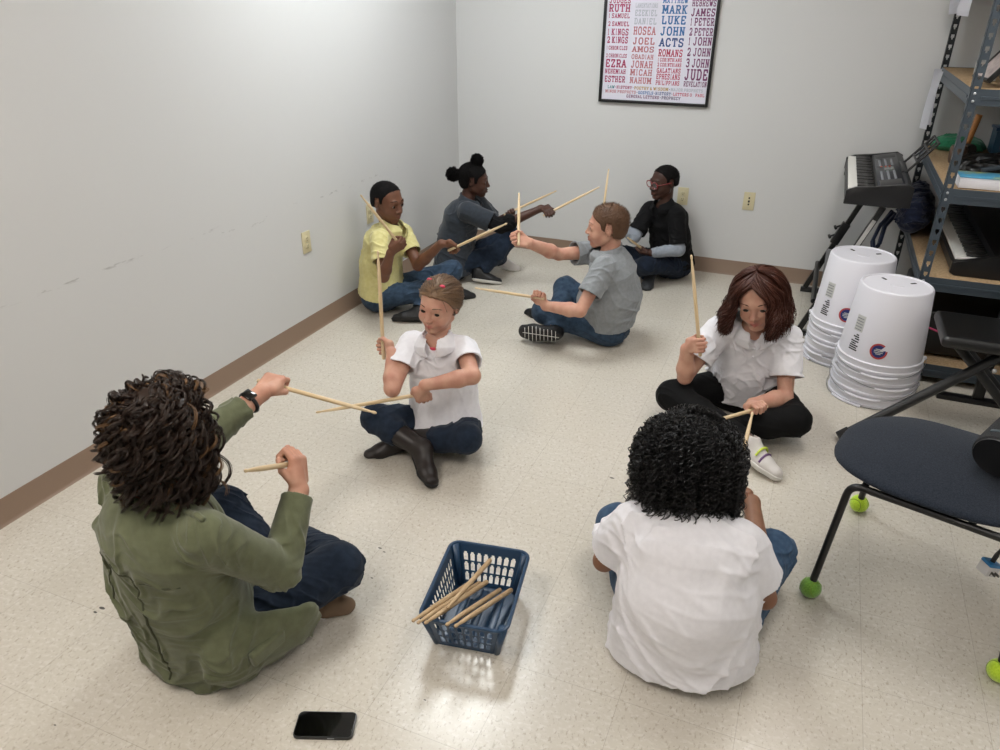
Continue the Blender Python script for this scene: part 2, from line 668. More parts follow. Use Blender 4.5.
WALL = '#cdcdcc'
slab('floor', XL - .1, XR + .1, YF - .1, YB + .1, -.1, 0, floor_mat())
slab('wall_left', XL - .1, XL, YF - .1, YB + .1, 0, ZC, wall_mat('scuffed wall paint', WALL, True))
slab('wall_back', XL, XR + .1, YB, YB + .1, 0, ZC, wall_mat('wall paint', WALL))
slab('wall_right', XR, XR + .1, YF - .1, YB, 0, ZC, wall_mat('wall paint side', WALL))
slab('wall_front', XL, XR, YF - .1, YF, 0, ZC, wall_mat('wall paint front', WALL))
slab('ceiling', XL - .1, XR + .1, YF - .1, YB + .1, ZC, ZC + .1, mat('ceiling tile', '#d2d0cb', .9, bump=(90, .2)))
BASE = mat('taupe vinyl base', '#85705f', .45, spec=.4)
HB = .10


def baseboard(name, p0, p1, nrm_):
    """cove base: a flat strip with a small toe at the floor"""
    d = Vector(p1) - Vector(p0)
    ang = math.atan2(d.y, d.x)
    prof = [(0, 0), (.016, 0), (.012, .004), (.005, .012), (.004, HB - .004), (.002, HB), (0, HB)]
    mb = MB()
    L = d.length
    rows = []
    for s in (0, L):
        rows.append([mb.bm.verts.new((s, y, z)) for y, z in prof])
    for i in range(len(prof)):
        j = (i + 1) % len(prof)
        mb.bm.faces.new((rows[0][i], rows[0][j], rows[1][j], rows[1][i]))
    mb.bm.faces.new(rows[0][::-1])
    mb.bm.faces.new(rows[1])
    o = mb.done(name, [BASE], sharp=60)
    o.location = p0
    o.rotation_euler = (0, 0, ang)
    tag(o, kind='structure')


baseboard('baseboard_left', (XL, YB, 0), (XL, YF, 0), None)
baseboard('baseboard_back', (XR, YB, 0), (XL, YB, 0), None)


# ------------------------------------------------------------------ lamps
def diffuser_mat(col, power):
    m = bpy.data.materials.new('lit diffuser')
    m.use_nodes = True
    b = m.node_tree.nodes['Principled BSDF']
    b.inputs['Base Color'].default_value = (.8, .8, .8, 1)
    b.inputs['Emission Color'].default_value = col + (1,)
    b.inputs['Emission Strength'].default_value = LAMP * power
    return m


def troffer(x, y, label, col, power):
    t = empty('ceiling_light', (x, y, ZC - .02))
    mb = MB()
    for sx in (-1, 1):
        mb.box((sx * .30, 0, 0), (.03, 1.22, .04))
        mb.box((0, sx * .60, 0), (.60, .03, .04))
    mb.done('frame', [M['white_plastic']], t, smooth=False)
    MB().box((0, 0, .004), (.57, 1.17, .012)).done('diffuser', [diffuser_mat(col, power)], t, smooth=False)
    tag(t, label, 'ceiling light', 'lamps in the ceiling')
    return t


for x, y, col, power in LIGHTS:
    troffer(x, y, 'recessed fluorescent lamp panel in the ceiling', col, power)

W = bpy.data.worlds.new('room air')
W.use_nodes = True
W.node_tree.nodes['Background'].inputs[0].default_value = (.8, .85, .9, 1)
W.node_tree.nodes['Background'].inputs[1].default_value = .05
SC.world = W

# ------------------------------------------------------------------ camera
cam = bpy.data.cameras.new('camera')
cam.sensor_width = 36
cam.lens = 747.87 / 1000 * 36
cam.clip_start = .05
co = bpy.data.objects.new('camera', cam)
COL.objects.link(co)
yaw, pitch, roll = math.radians(22.413), math.radians(26.869), math.radians(-.3198)
fw = Vector((-math.sin(yaw) * math.cos(pitch), math.cos(yaw) * math.cos(pitch), -math.sin(pitch)))
rt = Vector((math.cos(yaw), math.sin(yaw), 0))
dn = fw.cross(rt)
r2 = rt * math.cos(roll) + dn * math.sin(roll)
d2 = -rt * math.sin(roll) + dn * math.cos(roll)
Mx = Matrix((r2, -d2, -fw)).transposed().to_4x4()
Mx.translation = (0, 0, 1.698)
co.matrix_world = Mx
SC.camera = co
SC.view_settings.view_transform = 'Standard'
SC.view_settings.look = 'None'
SC.view_settings.gamma = 1
SC.view_settings.use_curve_mapping = False
SC.view_settings.exposure = EXPOSURE
# ------------------------------------------------------------------ people
def skin_mat(name, c1, c2, lip, rough=.5, sss=.12):
    m = mat(name, c1, rough, spec=.35, noise=(22, 4), mix2=c2, bump=(300, .05, .001), sss=sss)
    nt = m.node_tree
    b = nt.nodes['Principled BSDF']
    src = b.inputs['Base Color'].links[0].from_socket
    at = nt.nodes.new('ShaderNodeAttribute')
    at.attribute_name = 'tint'
    mx = nt.nodes.new('ShaderNodeMix')
    mx.data_type = 'RGBA'
    nt.links.new(at.outputs['Fac'], mx.inputs[0])
    nt.links.new(src, mx.inputs[6])
    mx.inputs[7].default_value = hexc(lip)
    nt.links.new(mx.outputs[2], b.inputs['Base Color'])
    return m


KID = dict(cw=.122, cd=.085, ww=.118, wd=.092, hw=.142, hd=.112, ua=.037, el=.031, fa=.033, wr=.021, th=.068, kn=.052, ca=.047, an=.035,
           neck=.042, hh=.212, hs=.82, foot=.19, belly=0.0, shr=.046)
ADULT = dict(cw=.158, cd=.11, ww=.145, wd=.11, hw=.185, hd=.14, ua=.047, el=.04, fa=.04, wr=.026, th=.09, kn=.066, ca=.058, an=.04,
             neck=.05, hh=.228, hs=.98, foot=.245, belly=0.0, shr=.056)


class Rig:
    def __init__(s, J, B):
        s.J = J = {k: V(v) for k, v in J.items()}
        s.B = B
        s.u = nrm(J['neck'] - J['pel'])
        r = J['rsh'] - J['lsh']
        s.r = nrm(r - (r @ s.u) * s.u)
        s.f = np.cross(s.u, s.r)
        # head frame
        lf = nrm(J['look'])
        up = V(J.get('headup', (0, 0, 1)))
        hr = nrm(np.cross(lf, up))
        hz = np.cross(hr, lf)
        s.HR = np.stack([hr, lf, hz], 1)
        hw = B['hw'] * .55
        pr = J['pr'] if 'pr' in J else s.r
        pr = nrm(pr * V(1, 1, .4))
        s.hips = {'r': J['pel'] + pr * hw, 'l': J['pel'] - pr * hw}
        s.slouch = J['slouch'][0] if 'slouch' in J else .03
        s.mid = lerp(J['pel'], J['neck'], .42) - s.f * s.slouch
        s.chest = lerp(J['pel'], J['neck'], .76) - s.f * s.slouch * .6
        s.hand = {}
        for d in 'rl':
            s.solve_hand(d)

    def h(s, x, y, z):
        return s.J['head'] + s.HR @ (V(x, y, z) * s.B['hh'])

    def solve_hand(s, d):
        J, hs = s.J, s.B['hs']
        G, tip, el = J[d + 'g'], J[d + 'tip'], J[d + 'elb']
        a = nrm(tip - G)
        if d + 'thumb' in J:
            a = a * J[d + 'thumb'][0]
        f0 = nrm(J[d + 'f'] if d + 'f' in J else G - el)
        f = f0 - (f0 @ a) * a
        f = nrm(f)
        n = np.cross(f, a) * (-1 if d == 'r' else 1)
        Mc = G - n * (.008 + .014 * hs) - f * .02 * hs
        W = Mc - .058 * hs * nrm(f + .7 * nrm(G - el))
        s.hand[d] = (a, f, n, Mc, W)

    def hand_sdf(s, F, d, k=.004):
        a, f, n, Mc, W = s.hand[d]
        hs = s.B['hs']
        R = np.stack([a, f, n], 1)
        F.rbox(Mc, (.038 * hs, .043 * hs, .0135 * hs), R, .012 * hs, .008)
        F.cone(W, Mc + a * .012 * hs, s.B['wr'] * .95, .018 * hs, .015)
        F.cone(Mc - f * .03 * hs + a * .022 * hs, Mc + a * .03 * hs + n * .006, .017 * hs, .012 * hs, .01)
        offs = (.0295, .0100, -.0095, -.0285)
        ln = (1.0, 1.08, 1.02, .84)
        for i in range(4):
            L = ln[i] * hs
            K = Mc + f * (.036 - .004 * abs(i - 1)) * hs + a * offs[i] * hs - n * .002
            d1 = math.radians(38)
            d2 = math.radians(128)
            d3 = math.radians(222)
            p1 = K + (f * math.cos(d1) + n * math.sin(d1)) * .037 * L
            p2 = p1 + (f * math.cos(d2) + n * math.sin(d2)) * .026 * L
            p3 = p2 + (f * math.cos(d3) + n * math.sin(d3)) * .019 * L
            r0 = .0088 * hs
            F.chain([K, p1, p2, p3], [r0 * 1.08, r0 * 1.02, r0 * .95, r0 * .82], .0018)
        t0 = Mc - f * .026 * hs + a * .030 * hs + n * .008 * hs
        t1 = Mc + f * .004 * hs + a * .047 * hs + n * .024 * hs
        t2 = Mc + f * .036 * hs + a * .042 * hs + n * .036 * hs
        F.chain([t0, t1, t2], [.0125 * hs, .0105 * hs, .0082 * hs], .004)

    def head_sdf(s, F):
        B, hh, R = s.B, s.B['hh'], s.HR
        P = s.h

        def E(c, r, k=.02, mode='u', RR=None):
            F.ell(P(*c), [x * hh for x in r], R if RR is None else RR, k * hh, mode)

        def Cn(a, b, ra, rb, k=.03, mode='u'):
            F.cone(P(*a), P(*b), ra * hh, rb * hh, k * hh, mode)
        fw = B.get('facew', 1.0)
        E((0, -.07, .13), (.355, .43, .37))
        E((0, .10, -.085), (.275 * fw, .305, .365), .08)
        for sx in (-1, 1):
            Cn((sx * .225 * fw, -.02, -.22), (sx * .085, .25, -.41), .07, .07, .08)
            E((sx * .145 * fw, .25, -.185), (.105 * fw, .10, .11), .09)
        E((0, .285, -.41), (.10, .095, .08), .08)
        Cn((-.16, .345, .098), (.16, .345, .098), .04, .04, .09)
        for sx in (-1, 1):
            E((sx * .158, .44, .0), (.105, .105, .06), .06, 's')
        nw = B.get('nose', 1.0)
        Cn((0, .37, .03), (0, .440, -.12), .032, .042 * nw, .05)
        E((0, .436, -.132), (.05 * nw, .055, .045), .035)
        for sx in (-1, 1):
            E((sx * .058 * nw, .41, -.148), (.034 * nw, .045, .030), .025)
        E((0, .335, -.27), (.13, .08, .08), .06)
        lw = B.get('lips', 1.0)
        Cn((-.085, .375, -.262), (0, .412, -.25), .016 * lw, .025 * lw, .02)
        Cn((.085, .375, -.262), (0, .412, -.25), .016 * lw, .025 * lw, .02)
        Cn((-.07, .375, -.298), (0, .402, -.306), .018 * lw, .030 * lw, .02)
        Cn((.07, .375, -.298), (0, .402, -.306), .018 * lw, .030 * lw, .02)
        Cn((-.1, .405, -.277), (0, .438, -.277), .009, .010, .012, 's')
        Cn((.1, .405, -.277), (0, .438, -.277), .009, .010, .012, 's')
        for sx in (-1, 1):
            # lids wrapped round the eyeball, then the almond opening
            E((sx * .152, .290, .0), (.094, .094, .086), .03)
            er = R @ np.array(Euler((0, math.radians(sx * -6), math.radians(-sx * 14))).to_matrix())
            E((sx * .154, .385, -.004), (.068, .075, .033), .008, 's', er)
            # ear
            er = R @ np.array(Euler((math.radians(-8), 0, math.radians(-sx * 18))).to_matrix())
            E((sx * .358, -.06, -.015), (.032, .072, .118), .03, 'u', er)
            E((sx * .396, -.05, -.005), (.03, .040, .075), .02, 's', er)
        # neck
        Bn = s.J['neck']
        F.cone(Bn - s.u * .03, s.h(0, -.13, -.28), B['neck'] * 1.12, B['neck'] * .98, .02)

    def body(s, name, skin):
        J, B = s.J, s.B
        allp = np.array([v for k, v in J.items() if k in ('pel', 'neck', 'head', 'rsh', 'lsh', 'relb', 'lelb', 'rg', 'lg', 'rk', 'lk', 'ra', 'la', 'rt', 'lt')])
        lo, hi = allp.min(0) - .2, allp.max(0) + .2
        lo[2] = -.012
        F = Field(lo, hi, B.get('vox', .0032))
        s.lo, s.hi = lo, hi
        # trunk (kept inside the clothes)
        q = .86
        F.flat(J['pel'] + s.u * .02, s.mid, B['hw'] * .8, B['ww'] * q, B['hd'] * .75, B['wd'] * q, s.r)
        F.flat(s.mid, s.chest, B['ww'] * q, B['cw'] * q, B['wd'] * q, B['cd'] * q, s.r)
        F.flat(s.chest, J['neck'] - s.u * .03, B['cw'] * q, B['cw'] * .5, B['cd'] * q, B['cd'] * .55, s.r)
        for d in 'rl':
            sh, el = J[d + 'sh'], J[d + 'elb']
            W = s.hand[d][4]
            F.cone(J['neck'] - s.u * .042, sh - s.u * .012, B['neck'] * .8, B['ua'] * .8, .03)
            F.cone(sh, el, B['ua'], B['el'], .012)
            m = lerp(el, W, .3)
            F.chain([el, m, W], [B['el'], B['fa'], B['wr']], .012)
            s.hand_sdf(F, d)
            k, an, to = J[d + 'k'], J[d + 'a'], J[d + 't']
            F.chain([s.hips[d], k], [B['th'] * .85, B['kn'] * .82], .02)
            F.chain([k, lerp(k, an, .35), an], [B['kn'] * .8, B['ca'] * .85, B['an'] * .8], .02)
            F.cone(an, an + nrm(to - an) * .02, B['an'] * .6, .015, .01)
            # the grip: fingers touch the stick without entering it
            gg, tp = J[d + 'g'], J[d + 'tip']
            ax = nrm(tp - gg)
            F.cone(gg - ax * .09, gg + ax * .12, .0096, .0094, 0, 's')
        F.floor(.006)
        s.head_sdf(F)
        s.F = F

        H, hh, R = J['head'], B['hh'], s.HR

        def lip(p):
            q = (p - H) @ R / hh
            m = np.exp(-((q[:, 0] / .088) ** 4 + ((q[:, 2] + .278 + .35 * q[:, 0] ** 2) / .043) ** 4)) * (q[:, 1] > .25)
            return np.clip(m * B.get('liptint', .8), 0, 1)
        o = F.mesh(name, [skin], lip=lip)
        s.root = o
        s.parts = [o]
        # eyes, brows
        for sx in (-1, 1):
            mb = MB()
            c = s.h(sx * .152, .292, -.0)
            r = .080 * hh
            gaze = nrm(R @ V(B.get('gaze', (0, 1, -.1))))
            qd = Vector((0, 0, 1)).rotation_difference(Vector(gaze)).to_matrix()
            mb.ball(c, r, n=20, rot=qd)
            me = mb.done('eye', [M['sclera'], M['iris']], o)
            for f in me.data.polygons:
                v = nrm(V(f.center) - c)
                f.material_index = 1 if v @ gaze > math.cos(math.radians(B.get('irisr', 27))) else 0
            s.parts.append(me)
            if 'brow' in B:
                bp = [s.h(sx * x, y, z + B.get('browz', 0)) for x, y, z in ((.06, .392, .105), (.115, .390, .128), (.18, .362, .132), (.245, .30, .105))]
                w = B.get('browr', .017) * hh
                s.parts.append(MB().tube(bp, [w * .7, w, w * .9, w * .4], 8).done('eyebrow', [B['brow']], o))
        return o

    # ---- garments
    def top(s, name, m, hem=-.03, loose=.014, sleeve=.6, cuff_r=None, under=None, fold=.004, ffreq=75, seed=1, vcut=.0, sl_extra=.012,
            extra=None, collar=None, collar_m=None, vox=.0036, neck_r=1.0, long=False):
        J, B = s.J, s.B
        F = Field(s.lo, s.hi, vox)
        e = loose
        b = B['belly']
        F.flat(J['pel'] + s.u * hem - s.f * .0, s.mid, B['hw'] + e * 1.15, B['ww'] + e + b * .6, B['hd'] + e * 1.0, B['wd'] + e + b * .5, s.r, .03)
        if b:
            F.ell(lerp(J['pel'], s.mid, .75) + s.f * (.02 + b * .5), (B['ww'] + e, B['wd'] + b, .11), np.stack([s.r, s.f, s.u], 1), .05)
        F.flat(s.mid, s.chest, B['ww'] + e + b * .5, B['cw'] + e, B['wd'] + e + b * .4, B['cd'] + e, s.r, .03)
        F.flat(s.chest, J['neck'] - s.u * .045, B['cw'] + e, B['cw'] * .62, B['cd'] + e, B['cd'] * .6, s.r, .03)
        for d in 'rl':
            sh, el = J[d + 'sh'], J[d + 'elb']
            W = s.hand[d][4]
            F.cone(J['neck'] - s.u * .034, sh - s.u * .008, B['neck'] * .92, B['ua'] - .002, .04)
            t = sleeve[0 if d == 'r' else 1] if isinstance(sleeve, tuple) else sleeve
            ua = B['ua'] + sl_extra
            if t <= 1.0:
                end = lerp(sh, el, t)
                F.cone(sh - s.u * .008, end, ua + .001, ua + .004, .028)
            else:
                F.cone(sh, el, ua + .003, B['el'] + sl_extra, .025)
                end = lerp(el, W, t - 1)
                F.chain([el, end], [B['el'] + sl_extra, (cuff_r or B['fa'] * .9 + sl_extra * .7)], .012)
        if extra:
            extra(F, s)
        if fold:
            F.folds(fold, ffreq, seed)
        # openings
        for d in 'rl':
            sh, el = J[d + 'sh'], J[d + 'elb']
            W = s.hand[d][4]
            t = sleeve[0 if d == 'r' else 1] if isinstance(sleeve, tuple) else sleeve
            if t <= 1.0:
                end = lerp(sh, el, t)
                ax = nrm(el - sh)
                rr = B['ua'] + sl_extra - .004
            else:
                end = lerp(el, W, t - 1)
                ax = nrm(W - el)
                rr = (cuff_r or B['fa'] * .9 + sl_extra * .7) - .005
            # trim beyond the cuff and hollow it
            F.cone(end + ax * .062, end + ax * .12, .06, .06, .0, 's')
            F.rbox(end + ax * .0355, (.075, .075, .036), basis(ax), .002, 0, 's')
            F.cone(end - ax * .02, end + ax * .02, rr, rr, .0, 's')
        F.cone(J['neck'] - s.u * .008 + s.f * .012, J['neck'] + s.u * .2 + s.f * .05, B['neck'] * 1.1 * neck_r, B['neck'] * 1.7 * neck_r, .006, 's')
        if vcut:
            F.cone(J['neck'] - s.u * .01 + s.f * .05, J['neck'] - s.u * (.01 + vcut) + s.f * (B['cd'] * .95), .024, .008, .004, 's')
        F.plane(J['pel'] + s.u * hem, s.u)
        F.floor(.004)
        o = F.mesh(name, m if isinstance(m, list) else [m], s.root)
        s.parts.append(o)
        s.T = F
        if collar:
            K = Field(J['neck'] - .14, J['neck'] + .14, .0028)
            n0 = J['neck'] + s.f * .006
            rt, rb = B['neck'] * 1.12, B['neck'] * 1.12 + .030
            K.cone(n0 + s.u * .030 - s.f * .006, n0 - s.u * .026 + s.f * .008, rt + .004, rb + .014, 0)
            K.a = np.abs(K.a + .0) - .0044
            K.plane(n0 - s.u * .020 - s.f * .0, nrm(s.u + s.f * .28))
            K.plane(n0 + s.u * .027, nrm(-s.u - s.f * .15))
            # the opening at the throat
            K.cone(n0 + s.f * .03 + s.u * .05, n0 + s.f * .13 - s.u * .05, .020, .026, 0, 's')
            c = K.mesh('collar', [collar_m or (m[0] if isinstance(m, list) else m)], o)
            s.parts.append(c)
        return o

    def sleeve_under(s, name, m, d, t0, t1, r_add=.006, puff=0, seed=3, r1=None):
        """a second sleeve showing below the first one; t in upper arm + forearm lengths"""
        J, B = s.J, s.B
        F = Field(s.lo, s.hi, .0036)
        sh, el, W = J[d + 'sh'], J[d + 'elb'], s.hand[d][4]
        g = lambda t: lerp(sh, el, t) if t <= 1 else lerp(el, W, t - 1)
        ts = [t0, 1.0, t1] if t0 < 1 < t1 else [t0, t1]
        rr = [(B['ua'] if t < .9 else B['el'] if t <= 1.0 else B['fa']) + r_add for t in ts]
        rr[-1] = r1 or rr[-1]
        F.chain([g(t) for t in ts], [r + (puff if i == len(ts) - 1 else 0) for i, r in enumerate(rr)], .015)
        F.folds(.003, 110, seed)
        o = F.mesh(name, [m], s.root)
        s.parts.append(o)
        return o

    def pants(s, name, m, fold=.0035, seed=5, hem=.92, grow=.008, vox=.0036, cuff=None, extra=None):
        J, B = s.J, s.B
        F = Field(s.lo, s.hi, vox)
        F.flat(J['pel'] - s.u * .0, J['pel'] + s.u * .10, B['hw'] + .002, B['ww'] * 1.0, B['hd'], B['wd'] * .95, s.r, .02)
        for d in 'rl':
            k, an = J[d + 'k'], J[d + 'a']
            hp = s.hips[d]
            F.cone(hp, k, B['th'] + grow, B['kn'] + grow, .03)
            e = lerp(k, an, hem)
            F.chain([k, lerp(k, an, .35), e], [B['kn'] + grow, B['ca'] + grow, cuff or B['an'] + grow + .008], .02)
        if extra:
            extra(F, s)
        F.folds(fold, 80, seed)
        for d in 'rl':
            k, an = J[d + 'k'], J[d + 'a']
            ax = nrm(an - k)
            e = lerp(k, an, hem)
            cr = (cuff or B['an'] + grow + .008) - .006
            F.cone(e - ax * .015, e + ax * .05, cr, cr, .0, 's')
        F.floor(.003)
        o = F.mesh(name, [m], s.root)
        s.parts.append(o)
        return o

    def shoe(s, d, m, sole_m, up=None, name='shoe', high=0.0, label=None, boot_to=None, trim=None):
        J, B = s.J, s.B
        an, to, k = J[d + 'a'], J[d + 't'], J[d + 'k']
        L = B['foot']
        x = nrm(to - an)
        u = nrm(up) if up is not None else nrm(k - an)
        u = nrm(u - (u @ x) * x)
        w = np.cross(x, u)
        heel = an - x * L * .22 - u * .03
        ball = an + x * L * .45 - u * .038
        tip = an + x * L * .70 - u * .040
        sc = L / .2
        lo = np.minimum.reduce([heel, ball, tip, an, k if boot_to else an]) - .09
        hi = np.maximum.reduce([heel, ball, tip, an, k if boot_to else an]) + .09
        F = Field(lo, hi, .0028)
        R = np.stack([w, x, u], 1)
        F.flat(heel + x * .03 * sc, ball, .030 * sc, .040 * sc, .036 * sc, .033 * sc, w, .01)
        F.flat(ball, tip, .041 * sc, .032 * sc, .031 * sc, .024 * sc, w, .015)
        F.cone(an - x * .012, an + u * (.01 + high) - x * .012, .036 * sc, .037 * sc, .02)
        F.cone(an + x * .01, ball, .034 * sc, .025 * sc, .02)
        if boot_to:
            F.cone(an - x * .01, lerp(an, k, boot_to), .036 * sc, B['ca'] + .006, .02)
        sb = heel - u * (.034 * sc - .03 * 0) + u * .012
        F.plane(heel - u * .022 * sc, u)
        # tongue opening
        if not boot_to:
            F.cone(an + u * (.03 + high) - x * .012, an + u * .09 - x * .012, .028 * sc, .034 * sc, .004, 's')
        F.floor(.003)
        o = F.mesh(name, [m], s.root)
        S = Field(lo, hi, .0028)
        S.flat(heel + x * .03 * sc, ball, .033 * sc, .043 * sc, .036 * sc, .036 * sc, w, .01)
        S.flat(ball, tip, .044 * sc, .035 * sc, .034 * sc, .030 * sc, w, .015)
        S.plane(heel - u * .034 * sc, u)
        S.plane(heel - u * .014 * sc, -u)
        S.floor(.002)
        so = S.mesh('sole', [sole_m], o)
        if label:
            o['label'] = label
        s.parts += [o, so]
        s.shoe_frame = s.__dict__.get('shoe_frame', {})
        s.shoe_frame[d] = (heel, ball, tip, x, u, w, sc)
        return o

    def finish(s, label, group=None):
        o = s.root
        base = V(s.J['pel'][0], s.J['pel'][1], 0)
        done = set()

        def rec(ob):
            if ob.data and ob.data.name not in done:
                done.add(ob.data.name)
                ob.data.transform(Matrix.Translation(Vector(-base)))
            for c in kids_of(ob):
                rec(c)
        rec(o)
        o.location = base
        tag(o, label, 'person', group)
        return o

    # ---- hair helpers
    def cap(s, m, t=.03, line=None, vox=.0032, name='hair', fuzz=0, extra=None, parent=None):
        """close hair as a thick shell over the skull; line: (y, z) knots of the hairline in head units"""
        hh, R, B = s.B['hh'], s.HR, s.B
        c = s.J['head']
        F = Field(c - hh * .95, c + hh * .95, vox)
        F.ell(s.h(0, -.07, .13), [(.355 + t) * hh, (.43 + t) * hh, (.37 + t) * hh], R)
        F.ell(s.h(0, -.13, -.02), [(.33 + t * .6) * hh, (.36 + t * .6) * hh, (.34 + t) * hh], R, .05 * hh)
        X, Y, Z = F.grid()
        q = [X - np.float32(c[0]), Y - np.float32(c[1]), Z - np.float32(c[2])]
        l = [(q[0] * R[0, j] + q[1] * R[1, j] + q[2] * R[2, j]) / hh for j in range(3)]
        line = line or [(-.6, -.30), (-.35, -.30), (-.16, -.20), (-.13, .13), (.0, .15), (.03, -.06), (.10, -.06), (.13, .12), (.26, .22), (.34, .31), (.6, .36)]
        ys, zs = zip(*line)
        gz = np.interp(l[1], ys, zs).astype(np.float32)
        F.a = smax(F.a, ((gz - l[2]) * hh * .6).astype(np.float32), .006)
        if fuzz:
            F.folds(fuzz, 260, 4)
        if extra:
            extra(F, s)
        o = F.mesh(name, [m], parent or s.root)
        s.parts.append(o)
        return o

    def scalp(s, n, rad=(.39, .465, .41), c=(0, -.07, .13), zmin=-.3, front=.2, rng=RNG):
        """n random roots on the skull with their outward directions (head units -> world)"""
        out = []
        while len(out) < n:
            v = nrm(rng.normal(size=3))
            p = V(c) + v * V(rad)
            if p[2] < zmin:
                continue
            if p[1] > .05 and p[2] < .19 + (p[1] - .05) * .80:
                continue
            out.append(np.r_[p, nrm(v / V(rad))])
        q = np.array(out)
        P = s.J['head'] + (q[:, :3] * s.B['hh']) @ s.HR.T
        N = q[:, 3:] @ s.HR.T
        return P, N


def basis(ax):
    ax = nrm(ax)
    r = nrm(np.cross(ax, (0, 0, 1) if abs(ax[2]) < .9 else (1, 0, 0)))
    return np.stack([r, np.cross(ax, r), ax], 1)


# ------------------------------------------------------------------ drumsticks
STICK = {}


def stick_mesh(mk):
    if mk not in STICK:
        mb = MB()
        prof = [(.004, -.205), (.0068, -.203), (.0076, -.198), (.0076, .06), (.0072, .10), (.0058, .15), (.0042, .183), (.0034, .189), (.0046, .193), (.0052, .199), (.0046, .205), (.002, .209)]
        mb.lathe(prof, 14)
        o = mb.done('drumstick', [M[mk]])
        STICK[mk] = o.data
        bpy.data.objects.remove(o)
    return STICK[mk]


def drumstick(butt, tip, label, group, mk='wood_stick'):
    butt, tip = V(butt), V(tip)
    o = bpy.data.objects.new('drumstick', stick_mesh(mk))
    COL.objects.link(o)
    d = tip - butt
    L = np.linalg.norm(d)
    o.location = (butt + tip) / 2
    o.rotation_euler = Vector((0, 0, 1)).rotation_difference(Vector(d)).to_euler()
    o.scale = (1, 1, L / .414)
    tag(o, label, 'drumstick', group)
    return o


def held_stick(rig, d, label, back=.05, L=None):
    G, tip = rig.J[d + 'g'], rig.J[d + 'tip']
    a = nrm(tip - G)
    return drumstick(G - a * back, tip, label, 'drumsticks held in the circle')
# ------------------------------------------------------------------ hair styles
def hull_pts(rig, c, rad, th, ph, rho):
    """points on an ellipsoid round the head; ph is measured from the face towards the person's right"""
    d = np.stack([np.sin(th) * np.sin(ph), np.sin(th) * np.cos(ph), np.cos(th)], -1)
    q = V(c) + d * V(rad) * rho[..., None]
    return rig.J['head'] + (q * rig.B['hh']) @ rig.HR.T


def curly_hair(rig, n, c, rad, mats, rr, turns, thick, drop, th_max=1.75, gap=.75, seed=1, hi=.0, m=44, base=True, dth=(.5, 1.1), gap_th=.9, rho=(.72, 1.0), sides=3, lock=4, spread=.0018):
    rng = np.random.default_rng(seed)
    hh = rig.B['hh']
    th0 = np.arccos(1 - rng.uniform(0, 1, n) * 1.15)
    ph = rng.uniform(-pi, pi, n)
    front = (np.abs(ph) < gap)
    th0[front] = np.minimum(th0[front], rng.uniform(0, gap_th * .6, front.sum()))
    L = rng.uniform(dth[0], dth[1], n)
    L[front] *= .5
    t = np.linspace(0, 1, m)[None, :]
    th = th0[:, None] + L[:, None] * t
    if gap:
        th[front] = np.minimum(th[front], gap_th)
    over = np.maximum(th - th_max, 0)
    thc = np.minimum(th, th_max)
    ro = rng.uniform(rho[0], rho[1], n)[:, None] * (1 + .04 * rng.normal(size=(n, 1)) * t)
    phs = ph[:, None] + rng.normal(0, .16, (n, 1)) * t
    P = hull_pts(rig, c, rad, thc, phs, ro * np.ones_like(t))
    P[..., 2] -= over * drop * hh
    P[..., 2] -= (t * t) * rng.uniform(0, .06, (n, 1)) * hh
    P = ringlets(P, rng.uniform(rr[0], rr[1], n), rng.uniform(turns[0], turns[1], n), rng.uniform(0, 6.28, n))
    # a curl is a lock of a few hairs side by side
    off = rng.normal(0, 1, (n, lock, 1, 3)) * spread
    P = (P[:, None] + off * (.5 + .9 * t[0][None, None, :, None])).reshape(n * lock, m, 3)
    R = rng.uniform(thick[0], thick[1], n * lock)[:, None] * np.clip(np.minimum(1, (1 - t) * 6 + .25), .2, 1)
    mi = np.repeat((rng.uniform(0, 1, n) < hi).astype(int), lock)
    # one root per curl, none in the middle of the face or inside the shoulders
    o = strands('hair', P, R, mats, rig.root, sides, mi)
    rig.parts.append(o)
    if base:
        F = Field(rig.J['head'] - hh * 1.5, rig.J['head'] + hh * 1.5, .006)
        k = rho[0] + .10
        F.ell(rig.h(*c), [x * k * hh for x in rad], rig.HR)
        F.ell(rig.h(0, .66, -.22), [.38 * hh, .48 * hh, .46 * hh], rig.HR, .02, 's')
        F.ell(rig.h(0, -.06, .13), [.38 * hh, .45 * hh, .395 * hh], rig.HR)
        F.folds(.005, 120, seed)
        b = F.mesh('hair_underlayer', [mats[0]], o)
        rig.parts.append(b)
    return o


